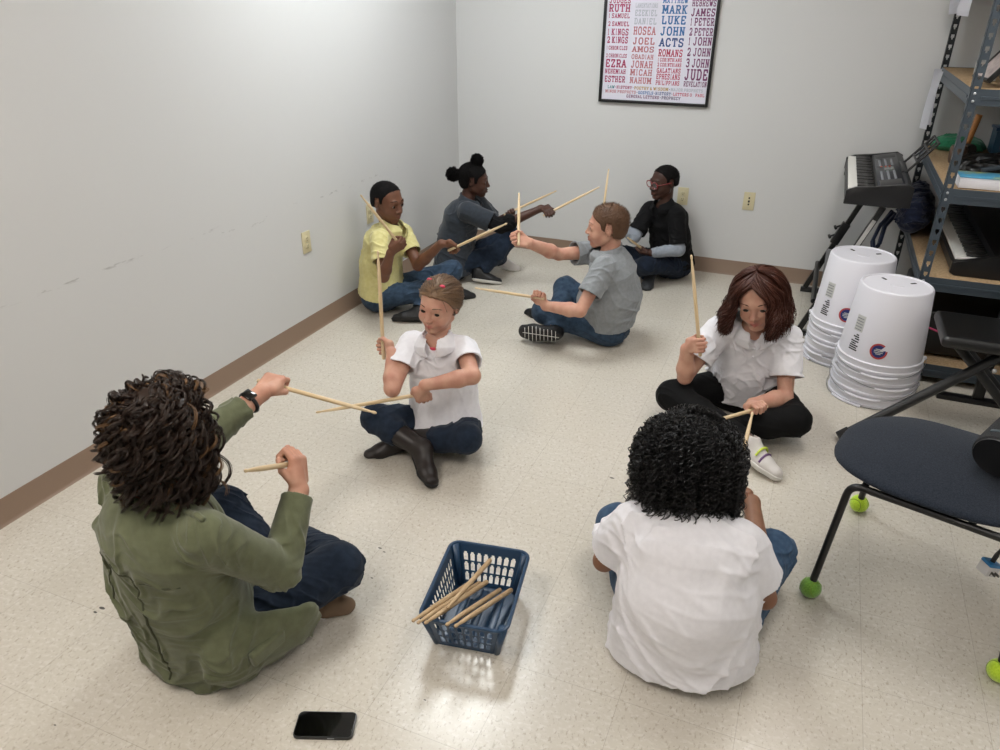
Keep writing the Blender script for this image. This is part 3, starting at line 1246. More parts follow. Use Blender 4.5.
def combed(rig, n, target, mats, r=(.0010, .0018), lift=1.03, stray=.0, seed=2, m=14, name='hair_strands', parent=None, rad=(.375, .45, .39), tail=None):
    rng = np.random.default_rng(seed)
    hh = rig.B['hh']
    c = V(0, -.07, .13)
    P0, N = rig.scalp(n, rad, c, zmin=-.22, rng=rng)
    q = ((P0 - rig.J['head']) @ rig.HR / hh - c) / V(rad)
    q /= np.linalg.norm(q, axis=1, keepdims=True)
    tg = nrm((V(target) - c) / V(rad))
    tg = tg + rng.normal(0, .09, (n, 3))
    tg /= np.linalg.norm(tg, axis=1, keepdims=True)
    t = np.linspace(0, 1, m)[None, :, None]
    d = q[:, None, :] * (1 - t) + tg[:, None, :] * t
    d /= np.linalg.norm(d, axis=2, keepdims=True) + 1e-6
    k = lift + rng.uniform(-.02, .035, (n, 1, 1)) + stray * rng.uniform(0, 1, (n, 1, 1)) ** 6 * np.sin(t * pi)
    k = k - .07 * (1 - np.clip(t * 4, 0, 1)) - .06 * np.clip(t * 6 - 5, 0, 1)
    P = rig.J['head'] + ((c + d * V(rad) * k) * hh) @ rig.HR.T
    R = rng.uniform(r[0], r[1], n)[:, None] * np.clip(np.minimum(t[..., 0], 1 - t[..., 0]) * 6, .25, 1) * np.ones((1, m))
    o = strands(name, P, R, mats, parent or rig.root, 4, rng.integers(0, len(mats), n))
    rig.parts.append(o)
    return o


def puff(rig, c, r, mats, n=260, seed=3, name='hair_puff', parent=None, rr=(.004, .008)):
    """a tied ball of hair at head-unit point c, radius r (metres)"""
    rng = np.random.default_rng(seed)
    ctr = rig.h(*c)
    F = Field(ctr - r * 1.6, ctr + r * 1.6, .0032)
    F.ell(ctr, [r * .86] * 3)
    F.folds(.004, 160, seed)
    o = F.mesh(name, [mats[0]], parent or rig.root)
    v = rng.normal(size=(n, 3))
    v /= np.linalg.norm(v, axis=1, keepdims=True)
    w = rng.normal(size=(n, 3))
    t = np.linspace(0, 1, 16)[None, :, None]
    d = v[:, None, :] + w[:, None, :] * t * .9
    d /= np.linalg.norm(d, axis=2, keepdims=True)
    P = ctr + d * r * (.85 + .22 * t * rng.uniform(0, 1, (n, 1, 1)))
    P = ringlets(P, rng.uniform(rr[0], rr[1], n), rng.uniform(1.5, 3, n), rng.uniform(0, 6.28, n))
    s = strands('curls', P, np.full((n, 16), .0014), mats, o, 3)
    rig.parts += [o, s]
    return o


def stubble(rig, n, mats, L=.012, r=.0011, seed=4, lean=(0, -.3, .5), rad=(.385, .46, .40)):
    rng = np.random.default_rng(seed)
    P0, N = rig.scalp(n, rad, zmin=-.2, rng=rng)
    d = N + rng.normal(0, .35, (n, 3)) + V(lean) @ rig.HR.T * .6
    d /= np.linalg.norm(d, axis=1, keepdims=True)
    t = np.linspace(0, 1, 4)[None, :, None]
    P = P0[:, None, :] - N[:, None, :] * .004 + d[:, None, :] * t * (L * rng.uniform(.6, 1.2, (n, 1, 1)) + .004)
    o = strands('hair_tips', P, r * (1.15 - t[..., 0]) * np.ones((n, 1)), mats, [x for x in kids_of(rig.root) if x.name.startswith('hair')][0], 3)
    rig.parts.append(o)
    return o


# ------------------------------------------------------------------ materials of the people
SK_FAIR = skin_mat('fair skin', '#c89a83', '#bd8a74', '#a85d56')
SK_PALE = skin_mat('pale skin', '#c99d87', '#bd8a77', '#ab5d58')
SK_MID = skin_mat('brown skin', '#704a36', '#644130', '#67382f')
SK_DARK = skin_mat('dark brown skin', '#4a2e22', '#412820', '#4f2a25')
SK_DEEP = skin_mat('deep brown skin', '#462c22', '#3c251d', '#512c28')
SK_TAN = skin_mat('tan skin', '#8f674f', '#835c46', '#8a4a40')
H_BLACK = mat('black hair', '#090707', .75, spec=.15, bump=(700, .6, .003))
H_BLACK2 = mat('black curls', '#0d0a0a', .34, spec=.45)
H_DARKBROWN = mat('dark brown curls', '#2d2018', .36, spec=.4)
H_LIGHT = mat('caramel curls', '#6b4f34', .4, spec=.4)
H_AUBURN = mat('auburn hair', '#4a2416', .36, spec=.45)
H_AUBURN2 = mat('auburn hair dark', '#34170d', .6, spec=.2)
H_LBROWN = mat('light brown hair', '#7b6149', .45, spec=.35)
H_LBROWN2 = mat('ash brown hair', '#5d4735', .45, spec=.35)
H_SHORT = mat('short brown hair', '#5a412f', .55, spec=.3)
H_SHORT2 = mat('short brown hair dark', '#453022', .55, spec=.3)
WHITE_SHIRT = fabric('white cotton', '#e0dfe4', '#e6e5ea', .9, .2)
YELLOW = fabric('yellow pique', '#c6bd80', '#cfc78e', .9, .3)
CHARCOAL = fabric('charcoal pique', '#2a2f36', '#30363e', .9, .25)
BLACKCLOTH = fabric('black jersey', '#08080a', '#0c0c0e', .9, .2, 0)
GREY = fabric('grey pique', '#84888b', '#8d9194', .9, .3)
GREYSLEEVE = fabric('grey jersey', '#848b95', '#8e959f', .9, .2)
DENIM = mat('blue denim', '#28384a', .85, spec=.2, noise=(40, 6), mix2='#384a5e', bump=(600, .35, .001), sheen=.05)
DENIM_DARK = mat('dark denim', '#121a28', .85, spec=.2, noise=(40, 6), mix2='#1a2434', bump=(600, .35, .001), sheen=.05)
DENIM_NAVY = mat('navy denim', '#182230', .85, spec=.2, noise=(40, 6), mix2='#212c3c', bump=(600, .35, .001), sheen=.05)
DENIM_MID = mat('mid blue denim', '#354b64', .85, spec=.2, noise=(40, 6), mix2='#445b75', bump=(600, .35, .001), sheen=.05)
LEGGING = fabric('black leggings', '#050506', '#08080a', .85, .15, 0)
OLIVE_SEAM = mat('olive stitching', '#3f422f', .9)
OLIVE = mat('olive twill', '#5a5e46', .9, spec=.15, noise=(30, 6), mix2='#656950', bump=(380, .35, .0015), sheen=.25)
BOOT = mat('dark brown leather', '#1d1512', .45, spec=.5, bump=(40, .15))
SHOE_BLACK = mat('black shoe', '#111113', .5)
SHOE_GREY = mat('dark grey shoe', '#26282b', .6)
SHOE_TAN = mat('tan suede', '#6f5a46', .85)
SHOE_WHITE = mat('white sneaker', '#cfcac6', .5)
PINK = mat('pink neon', '#d8455f', .6)
PURPLE = mat('purple trim', '#6b4d78', .5)
LIMEY = mat('lime trim', '#c6d84c', .5)
RED_FRAME = mat('red acetate', '#8a2226', .3)
LENS = mat('spectacle lens', '#ffffff', .02, trans=1.0)
BROW_DARK = H_BLACK
BROW_BROWN = H_LBROWN2


# ------------------------------------------------------------------ the eight people
def person_teacher():
    B = dict(ADULT, vox=.0034, ww=.160, cw=.162)
    J = dict(pel=(-1.395, 1.150, .12), neck=(-1.370, 1.085, .59), head=(-1.350, 1.135, .748), look=(.1, .97, -.15), pr=(.95, -.3, 0), slouch=(.02,),
             rsh=(-1.195, 1.050, .535), lsh=(-1.535, 1.130, .545), relb=(-1.125, 1.20, .335), rg=(-1.215, 1.406, .520), rtip=(-1.195, 1.21, .625),
             lelb=(-1.525, 1.405, .53), lg=(-1.510, 1.721, .559), ltip=(-1.175, 1.796, .489),
             rk=(-1.120, 1.440, .150), lk=(-1.530, 1.430, .25), ra=(-1.372, 1.579, .070), rt=(-1.575, 1.595, .050), la=(-1.25, 1.375, .075), lt=(-1.15, 1.415, .05))
    g = Rig(J, B)
    g.body('person', SK_FAIR)
    jt = g.J

    def flare(F, s):
        p = s.J['pel']
        F.flat(p - s.u * .09, p + s.u * .08, .205, .185, .160, .140, s.r, .03)
        F.ell(s.mid - s.r * .06 - s.u * .05, (.150, .135, .20), np.stack([s.r, s.f, s.u], 1), .05)
        # the front panel that falls open at her right side
        q = p + s.r * .20 + s.u * .03
        F.flat(q - s.f * .02, q + s.f * .14 - s.u * .03 + s.r * .06, .05, .024, .105, .070, s.r, .04)
    top = g.top('jacket', OLIVE, hem=-.10, loose=.026, sleeve=(1.93, 1.66), fold=.0055, ffreq=80, seed=8, sl_extra=.015, extra=flare, cuff_r=.043,
                vox=.0036, neck_r=1.15, collar=True)
    # shoulder yoke seam, epaulette, pocket flap
    T = g.T
    pts = []
    for k in range(15):
        x = -.16 + .32 * k / 14
        p = g.J['neck'] - g.u * (.135 + .02 * abs(x) / .16) + g.r * x
        pts.append(T.hit(p - g.f * .3, g.f))
    g.parts.append(MB().tube(pts, .0036, 6).done('yoke_seam', [OLIVE_SEAM], top))
    for sx in (-1, 1):
        pts = []
        for k in range(22):
            z = -.145 - .40 * k / 21
            p = g.J['neck'] + g.u * z + g.r * sx * ((.060 if sx > 0 else .060) + .01 * (k / 21))
            q = T.hit(p - g.f * .34, g.f) - g.f * .0012
            if np.linalg.norm(q - (p - g.f * .34)) > .02 and q[2] > .02:
                pts.append(q)
        if len(pts) > 3:
            g.parts.append(MB().tube(pts, .0034, 6).done('back_seam', [OLIVE_SEAM], top))
    a, b = g.J['neck'] + g.r * .075 - g.u * .0, g.J['rsh'] + g.r * .01
    ep = [T.hit(lerp(a, b, t) + g.u * .12, -g.u) + g.u * .002 for t in np.linspace(0, 1, 7)]
    F = Field(np.min(ep, 0) - .04, np.max(ep, 0) + .04, .0028)
    F.chain(ep, [.008] * 7, .004)
    g.parts.append(F.mesh('epaulette', [OLIVE], top))
    pk = T.hit(g.J['pel'] + g.r * .5 + g.f * .03 + g.u * .03, -g.r)
    R = basis(g.r)
    F = Field(pk - .1, pk + .1, .0028)
    F.rbox(pk, (.012, .055, .024), np.stack([g.r, g.f, g.u], 1), .008, 0)
    g.parts.append(F.mesh('pocket_flap', [OLIVE], top))
    g.pants('jeans', DENIM_NAVY, seed=3)
    g.shoe('r', SHOE_WHITE, M['rubber'], up=(0, 0, 1))
    g.shoe('l', SHOE_TAN, M['rubber'], up=(0, 0, 1))
    curly_hair(g, 560, (0, -.08, .02), (.50, .58, .58), [H_DARKBROWN, H_LIGHT], (.009, .019), (1.6, 3.6), (.0006, .0012), .62, th_max=1.5, seed=21, hi=.13, m=46, dth=(.6, 1.6), lock=10, spread=.0017, rho=(.74, 1.04))
    # watch on her left wrist
    a, f, n, Mc, W = g.hand['l']
    ax = nrm(W - g.J['lelb'])
    wc = W - ax * .055
    Rb = basis(ax)
    up = nrm(V(.25, -.55, .8) - (V(.25, -.55, .8) @ ax) * ax)
    sd = np.cross(ax, up)
    ring = [wc + (up * math.cos(t) * .030 + sd * math.sin(t) * .034) for t in np.linspace(0, 2 * pi, 24, endpoint=False)]
    mb = MB().tube(ring, .0065, 8, closed=True)
    wt = mb.done('watch', [M['black_plastic']], g.root)
    Rm = Matrix(np.stack([ax, sd, up], 1).tolist())
    fc = MB().box(wc + up * .036, (.034, .040, .011), rot=Rm, bev=.005).done('watch_case', [M['phone_glass']], wt)
    g.parts += [wt, fc]
    g.finish('adult with curly brown hair seated in olive green jacket and jeans holding two drumsticks')
    held_stick(g, 'r', 'short-looking stick in the raised right hand of the adult in olive jacket', back=.035)
    held_stick(g, 'l', 'drumstick in the outstretched watch hand of the adult in olive jacket', back=.06)


def person_girl():
    B = dict(KID, vox=.0026, hh=.200, brow=BROW_BROWN, browr=.012, facew=1.14, gaze=(-.15, 1, -.1), neck=.040)
    J = dict(pel=(-1.240, 2.407, .10), neck=(-1.266, 2.415, .490), head=(-1.258, 2.423, .624), look=(-.06, -.97, -.10), headup=(.10, 0, 1),
             rsh=(-1.370, 2.392, .458), lsh=(-1.160, 2.432, .454), relb=(-1.366, 2.214, .335), rg=(-1.47, 2.335, .44), rtip=(-1.525, 2.435, .805),
             lelb=(-1.062, 2.300, .41), lg=(-1.245, 2.24, .325), ltip=(-1.640, 2.085, .235),
             rk=(-1.479, 2.257, .150), lk=(-1.085, 2.285, .135), ra=(-1.235, 2.205, .085), rt=(-1.100, 2.085, .055), la=(-1.395, 2.285, .06), lt=(-1.480, 2.215, .045))
    g = Rig(J, B)
    g.body('person', SK_PALE)
    sh = g.top('polo_shirt', WHITE_SHIRT, hem=.0, loose=.016, sleeve=.55, fold=.0035, seed=2, sl_extra=.016, collar=True, vcut=.03)
    for k in range(3):
        p = g.T.hit(g.J['neck'] - g.u * (.065 + .035 * k) + g.f * .3, -g.f)
        g.parts.append(MB().ball(p, .005, (1, 1, 1), 10).done('button', [M['paper']], sh))
    g.parts.append(MB().tube([g.J['neck'] + g.f * .052 - g.u * .03 + g.r * x for x in (.02, .006, -.004)], .006, 8).done('undershirt', [PINK], g.root))
    g.pants('jeans', DENIM_NAVY, seed=4, hem=.42)
    g.shoe('r', BOOT, M['rubber_black'], boot_to=.78, name='boot', up=(.05, .55, 1))
    g.shoe('l', BOOT, M['rubber_black'], boot_to=.7, name='boot', up=(0, 0, 1))
    g.cap(H_LBROWN, t=.052, fuzz=.0012, line=[(-.6, -.26), (-.3, -.26), (-.13, -.18), (-.08, -.02), (.04, .02), (.10, .10), (.2, .23), (.32, .32), (.6, .36)])
    combed(g, 1500, (.1, -.55, -.2), [H_LBROWN, H_LBROWN2], r=(.0008, .0014), lift=1.11, stray=.07, parent=[c for c in kids_of(g.root) if c.name.startswith('hair')][0])
    hair = [c for c in kids_of(g.root) if c.name.startswith('hair')][0]
    puff(g, (.12, -.58, -.16), .036, [H_LBROWN, H_LBROWN2], 160, 5, 'hair_bun', hair)
    for c in ((-.14, .12, .50), (.20, .0, .50)):
        p = g.h(*c)
        q = MB().ball(p, .009, (1.4, .8, .7), 12).done('hair_clip', [PINK], hair)
        g.parts.append(q)
    g.finish('seated child in white polo shirt, navy jeans and dark brown boots with upright drumstick')
    held_stick(g, 'r', 'upright drumstick in the right hand of the child with brown boots')
    held_stick(g, 'l', 'drumstick pointing at the adult, held low by the child with brown boots', back=.03)


def person_yellow():
    B = dict(KID, vox=.0032, hh=.218, brow=H_BLACK, irisr=36, browz=.018, browr=.011, nose=1.15, lips=1.25, gaze=(-.1, 1, -.15), liptint=.5)
    J = dict(pel=(-2.270, 3.645, .10), neck=(-2.195, 3.655, .530), head=(-2.193, 3.642, .660), look=(.95, -.20, -.16), slouch=(.035,),
             rsh=(-2.190, 3.530, .480), lsh=(-2.168, 3.750, .465), relb=(-2.105, 3.40, .305), rg=(-1.995, 3.40, .510), rtip=(-2.090, 3.215, .80),
             lelb=(-2.017, 3.640, .310), lg=(-1.790, 3.625, .440), ltip=(-1.455, 3.61, .625), lf=(.75, .55, -.2),
             rk=(-2.002, 3.640, .150), lk=(-1.895, 3.834, .230), ra=(-1.955, 3.96, .07), rt=(-1.845, 4.03, .045), la=(-1.985, 3.565, .06), lt=(-2.115, 3.535, .045))
    g = Rig(J, B)
    g.body('person', SK_MID)
    sh = g.top('polo_shirt', YELLOW, hem=.0, loose=.018, sleeve=.62, fold=.0045, seed=5, sl_extra=.017, collar=True, vcut=.04)
    g.pants('jeans', DENIM, seed=6)
    g.shoe('r', SHOE_BLACK, M['rubber_black'], up=(0, -.2, 1))
    g.shoe('l', SHOE_BLACK, M['rubber_black'], up=(-.1, .7, .75))
    g.cap(H_BLACK, t=.012, fuzz=.0008, line=[(-.6, -.18), (-.3, -.18), (-.16, -.14), (-.13, .13), (.0, .15), (.03, -.0), (.08, .0), (.11, .17), (.20, .33), (.30, .40), (.6, .44)])
    stubble(g, 1600, [H_BLACK], .0045, .0012, lean=(0, 0, 0), rad=(.366, .44, .381))
    g.finish('seated boy in yellow polo shirt and jeans leaning by the left wall')
    held_stick(g, 'r', 'raised drumstick at the shoulder of the boy in yellow polo')
    held_stick(g, 'l', 'drumstick held forward by the boy in yellow polo', back=.03)


def person_bun():
    B = dict(KID, vox=.0034, hh=.205, brow=H_BLACK, irisr=36, browr=.011, nose=1.1, lips=1.2, liptint=.4)
    J = dict(pel=(-2.115, 4.315, .10), neck=(-2.025, 4.345, .530), head=(-1.985, 4.37, .655), look=(.94, .33, -.1), slouch=(.02,),
             rsh=(-1.975, 4.235, .495), lsh=(-1.995, 4.455, .488), relb=(-1.765, 4.27, .405), rg=(-1.485, 4.378, .494), rtip=(-1.225, 4.575, .637), rf=(.9, -.1, .2),
             lelb=(-1.93, 4.56, .33), lg=(-1.79, 4.475, .440), ltip=(-1.565, 4.76, .543), lf=(.8, -.5, .3),
             rk=(-1.866, 4.426, .165), lk=(-1.80, 4.56, .26), ra=(-1.90, 4.60, .08), rt=(-1.79, 4.64, .05), la=(-1.925, 4.30, .07), lt=(-1.795, 4.355, .05))
    g = Rig(J, B)
    g.body('person', SK_DARK)
    g.top('polo_shirt', CHARCOAL, hem=-.03, loose=.024, sleeve=(.72, .8), fold=.0045, seed=9, sl_extra=.024, collar=True)
    g.sleeve_under('undershirt_sleeve', BLACKCLOTH, 'r', .2, 1.22, .012, .008, 3)
    g.pants('jeans', DENIM_NAVY, seed=2)
    g.shoe('r', SHOE_WHITE, M['rubber'], up=(-.1, 0, 1))
    g.shoe('l', SHOE_BLACK, M['rubber'], up=(-.3, .25, .9))
    g.cap(H_BLACK, t=.022, fuzz=.0012)
    hair = [c for c in kids_of(g.root) if c.name.startswith('hair')][0]
    combed(g, 200, (0, -.3, .5), [H_BLACK], r=(.0014, .002), parent=hair)
    puff(g, (.0, .02, .60), .040, [H_BLACK], 200, 6, 'hair_puff', hair)
    puff(g, (.0, -.68, .10), .044, [H_BLACK], 220, 7, 'hair_puff', hair)
    g.finish('seated child in charcoal polo with two black hair puffs in the wall corner')
    held_stick(g, 'r', 'lower of the two drumsticks held by the child with hair puffs, in the outstretched hand', back=.04)
    held_stick(g, 'l', 'upper drumstick of the child with hair puffs, in the hand near the knee', back=.04)


def person_grey():
    B = dict(KID, vox=.0030, hh=.222, brow=BROW_BROWN, browr=.01, cw=.135, cd=.10, ww=.14, wd=.115, hw=.155, hd=.125, ua=.043, fa=.037, wr=.025, th=.076, kn=.058, belly=.035, facew=1.12, neck=.046, foot=.225)
    J = dict(pel=(-.905, 3.745, .10), neck=(-.905, 3.690, .525), head=(-.935, 3.690, .648), look=(-.965, -.22, -.06), slouch=(.02,),
             rsh=(-.995, 3.800, .475), lsh=(-.905, 3.575, .470), lelb=(-.975, 3.43, .270), lg=(-1.200, 3.435, .306), ltip=(-1.575, 3.462, .296), lf=(-.75, -.1, .7), lthumb=(1,),
             relb=(-1.165, 3.62, .49), rg=(-1.300, 3.384, .622), rtip=(-1.375, 3.575, .80), rf=(-.8, -.3, .3),
             lk=(-1.240, 3.640, .145), rk=(-1.205, 3.90, .20), ra=(-1.150, 3.545, .075), rt=(-1.335, 3.575, .055), la=(-1.29, 3.87, .06), lt=(-1.42, 3.92, .045))
    g = Rig(J, B)
    g.body('person', SK_PALE)
    g.top('polo_shirt', GREY, hem=.02, loose=.018, sleeve=.62, fold=.004, seed=12, sl_extra=.017, collar=True)
    g.pants('jeans', DENIM, seed=7)
    g.shoe('r', SHOE_BLACK, M['rubber_black'], up=(-.15, .96, -.12))
    # pale lines of the tread that faces the camera
    heel, ball, tip, x, u, w, sc = g.shoe_frame['r']
    so = [c for c in kids_of([c for c in kids_of(g.root) if c.name.startswith('shoe')][0])][0]
    tr = MB()
    z = heel - u * .034 * sc - u * .0005
    for k in range(9):
        p = z + x * (.0 + .021 * k) * sc
        wd = (.026, .03, .032, .03, .034, .038, .038, .034, .026)[k] * sc
        tr.tube([p - w * wd, p + w * wd], .0016, 6)
    tr.tube([z + w * .002 - x * .02, z + x * .18 * sc], .0016, 6)
    g.parts.append(tr.done('tread', [M['rubber']], so))
    g.shoe('l', SHOE_BLACK, M['rubber_black'], up=(0, 0, 1))
    g.cap(H_SHORT, t=.022, fuzz=.0012)
    stubble(g, 1500, [H_SHORT, H_SHORT2], .010)
    g.finish('seated boy in grey polo shirt and jeans with short brown hair, seen in profile')
    held_stick(g, 'l', 'drumstick pointing level and low from the boy in grey polo', back=.03)
    held_stick(g, 'r', 'upright drumstick in the far hand of the boy in grey polo', back=.04)


def person_black():
    B = dict(KID, vox=.0034, hh=.205, brow=H_BLACK, irisr=36, browr=.011, nose=1.15, lips=1.25, liptint=.4, gaze=(0, 1, 0))
    J = dict(pel=(-.785, 4.925, .10), neck=(-.865, 4.875, .505), head=(-.880, 4.865, .640), look=(-.72, -.69, -.08), slouch=(.02,),
             rsh=(-.955, 4.88, .462), lsh=(-.765, 4.80, .458), lelb=(-.720, 4.74, .250), lg=(-.937, 4.675, .245), ltip=(-.99, 4.45, .375), lf=(-.9, .1, .0),
             relb=(-1.01, 4.72, .305), rg=(-1.205, 4.635, .463), rtip=(-1.24, 4.84, .698),
             lk=(-.895, 4.65, .150), rk=(-1.075, 4.80, .15), ra=(-.88, 4.73, .06), rt=(-.865, 4.62, .05), la=(-1.03, 4.74, .06), lt=(-1.12, 4.83, .045))
    g = Rig(J, B)
    g.body('person', SK_DEEP)
    g.top('polo_shirt', BLACKCLOTH, hem=-.02, loose=.018, sleeve=.85, fold=.0035, seed=14, sl_extra=.016, collar=True)
    g.sleeve_under('undershirt_sleeve', GREYSLEEVE, 'l', .45, 1.9, .011, 0, 4, r1=.032)
    g.sleeve_under('undershirt_sleeve', GREYSLEEVE, 'r', .45, 1.9, .011, 0, 5, r1=.032)
    g.pants('jeans', DENIM_DARK, seed=8)
    g.shoe('r', SHOE_GREY, M['rubber_black'], up=(0, .75, .6))
    g.shoe('l', SHOE_GREY, M['rubber_black'], up=(0, 0, 1))
    g.cap(H_BLACK, t=.016, fuzz=.001, line=[(-.6, -.12), (-.3, -.12), (-.16, -.08), (-.13, .13), (.0, .15), (.03, .0), (.08, .02), (.11, .17), (.20, .32), (.30, .39), (.6, .43)])
    stubble(g, 1600, [H_BLACK], .0045, .0012, lean=(0, 0, 0), rad=(.37, .445, .385))
    gl = MB()
    for sx in (-1, 1):
        c = g.h(sx * .165, .425, -.01)
        ring = [c + g.HR @ V(math.cos(t) * .030, -abs(math.cos(t)) * .002, math.sin(t) * .020) for t in np.linspace(0, 2 * pi, 20, endpoint=False)]
        gl.tube(ring, .0030, 6, closed=True)
        gl.tube([g.h(sx * .31, .41, .02), g.h(sx * .36, .30, .03), g.h(sx * .385, -.03, .05)], .0022, 6)
    gl.tube([g.h(-.03, .43, .02), g.h(0, .445, .03), g.h(.03, .43, .02)], .0022, 6)
    fr = gl.done('glasses', [RED_FRAME], g.root)
    g.parts.append(fr)
    for sx in (-1, 1):
        c = g.h(sx * .165, .425, -.01)
        Rm = Matrix(np.stack([g.HR[:, 0], g.HR[:, 2], -g.HR[:, 1]], 1).tolist())
        g.parts.append(MB().lathe([(.029, -.0004), (.029, .0004)], 20, c, Rm).done('lens', [LENS], fr))
    g.finish('seated boy in black polo over grey sleeves wearing red glasses, by the back wall')
    held_stick(g, 'l', 'drumstick in the lap hand of the boy with red glasses', back=.06)
    held_stick(g, 'r', 'upright drumstick of the boy with red glasses, rising behind the grey polo boy')


def person_red():
    B = dict(KID, vox=.0028, hh=.226, brow=H_AUBURN2, browr=.011, cw=.142, cd=.105, ww=.145, wd=.12, hw=.165, hd=.13, ua=.045, fa=.038, wr=.025, th=.082, kn=.064, ca=.056, belly=.02, facew=1.08, foot=.215, neck=.046, gaze=(0, 1, -.25))
    J = dict(pel=(-.110, 3.245, .10), neck=(-.122, 3.160, .440), head=(-.122, 3.115, .575), look=(-.07, -.94, -.26), headup=(-.16, 0, 1), slouch=(.05,),
             rsh=(-.262, 3.118, .415), lsh=(.020, 3.172, .400), relb=(-.362, 2.985, .225), rg=(-.315, 2.94, .405), rtip=(-.405, 3.03, .755),
             lelb=(.055, 3.04, .185), lg=(-.043, 2.855, .205), ltip=(-.285, 2.64, .172), lf=(-.3, -.8, .2),
             rk=(-.405, 2.985, .125), lk=(.105, 2.965, .125), ra=(-.045, 2.775, .085), rt=(.085, 2.70, .06), la=(-.235, 2.855, .06), lt=(-.315, 2.80, .045))
    g = Rig(J, B)
    g.body('person', SK_PALE)
    sh = g.top('polo_shirt', WHITE_SHIRT, hem=.0, loose=.016, sleeve=(.62, .66), fold=.0048, seed=17, sl_extra=.018, collar=True, vcut=.02)
    for k in range(2):
        p = g.T.hit(g.J['neck'] - g.u * (.06 + .04 * k) + g.f * .3, -g.f)
        g.parts.append(MB().ball(p, .005, (1, 1, 1), 10).done('button', [M['paper']], sh))
    g.pants('leggings', LEGGING, seed=9, grow=.004)
    s1 = g.shoe('r', SHOE_WHITE, M['rubber'], up=(.1, .45, 1), label='white sneaker with purple and lime trim')
    heel, ball, tip, x, u, w, sc = g.shoe_frame['r']
    for c, mt, wd in ((heel + x * .045 + u * .01, PURPLE, 1), (ball - x * .01 + u * .005, PURPLE, 1), (ball - x * .035 + u * .02, LIMEY, 1)):
        pts = [c + w * .042 * sc * math.cos(t) + u * .036 * sc * math.sin(t) for t in np.linspace(.0, pi, 9)]
        g.parts.append(MB().tube(pts, .005, 6).done('trim_band', [mt], s1))
    g.shoe('l', SHOE_WHITE, M['rubber'], up=(0, 0, 1))
    # shoulder-length wavy bob
    rng = np.random.default_rng(31)
    hh = B['hh']
    n, m = 3200, 30
    ph = rng.uniform(-pi, pi, n)
    gapL, gapR = -.60, .80
    t = np.linspace(0, 1, m)[None, :]
    th_end = rng.uniform(1.55, 1.75, n)
    front = (ph > gapL) & (ph < gapR)
    ph[front] = np.where(ph[front] > .1, gapR + rng.uniform(0, .35, front.sum()), gapL - rng.uniform(0, .45, front.sum()))
    th = .05 + (th_end[:, None] - .05) * np.minimum(t * 1.9, 1)
    # hair leaves the parting and swings sideways off the forehead
    part = np.where(ph > 0, .25, .05)[:, None]
    phs = np.where(np.abs(ph[:, None]) < 1.3, part + (ph[:, None] - part) * np.clip(t * 2.4, 0, 1) ** .6 + 0 * t, ph[:, None] + 0 * t)
    ro = rng.uniform(.80, 1.0, n)[:, None] + .0 * t
    P = hull_pts(g, (0, -.07, .08), (.53, .59, .51), th, phs, ro)
    fall = np.clip(t - .5, 0, .5) * 2
    out = hull_pts(g, (0, -.07, .08), (.53, .59, .51), np.full_like(th, 1.6), phs, ro) - g.h(0, -.07, .08)
    out[..., 2] = 0
    P += out * (fall[..., None] * .28)
    P[..., 2] -= fall * rng.uniform(.34, .60, (n, 1)) * hh
    # locks rooted along the parting that sweep off the forehead to either side
    n2 = 900
    th0 = rng.uniform(.02, .72, n2)[:, None]
    sd = rng.uniform(0, 1, n2) < .5
    goal = np.where(sd, gapR + rng.uniform(0, .3, n2), gapL - rng.uniform(0, .3, n2))[:, None]
    ph2 = .10 + (goal - .10) * np.clip(t * (1.9 + .9 * th0), 0, 1) ** .75
    th2 = th0 + (1.6 - th0) * np.minimum(t * 1.9, 1)
    ro2 = rng.uniform(.86, .99, n2)[:, None] - .03 * np.exp(-(t * 8) ** 2)
    P2 = hull_pts(g, (0, -.07, .08), (.53, .59, .51), th2, ph2 + 0 * th2, ro2)
    f2 = np.clip(t - .5, 0, .5) * 2 + 0 * th2
    out2 = hull_pts(g, (0, -.07, .08), (.53, .59, .51), np.full_like(th2, 1.6), ph2 + 0 * th2, ro2) - g.h(0, -.07, .08)
    out2[..., 2] = 0
    P2 += out2 * (f2[..., None] * .28)
    P2[..., 2] -= f2 * rng.uniform(.34, .60, (n2, 1)) * hh
    P = np.concatenate([P, P2])
    n = n + n2
    Q = ringlets(P, rng.uniform(.004, .017, n), rng.uniform(.8, 2.6, n), rng.uniform(0, 6.28, n))
    P = P + (Q - P) * np.clip(t * 1.5 - .25, .12, 1)[..., None]
    R = rng.uniform(.0010, .0022, n)[:, None] * np.clip((1 - t) * 5 + .3, .3, 1)
    hair = strands('hair', P, R, [H_AUBURN, H_AUBURN2], g.root, 4, rng.integers(0, 2, n))
    g.parts.append(hair)
    g.cap(H_AUBURN2, t=.045, name='hair_underlayer', parent=hair, line=[(-.7, -.55), (-.2, -.55), (-.05, -.45), (.02, -.3), (.05, .12), (.16, .30), (.30, .44), (.6, .50)])
    g.finish('seated child in white polo and black leggings with shoulder-length auburn hair')
    held_stick(g, 'r', 'upright drumstick in the right hand of the auburn-haired child')
    held_stick(g, 'l', 'drumstick held level in the left hand of the auburn-haired child, behind the black curls', back=.05)


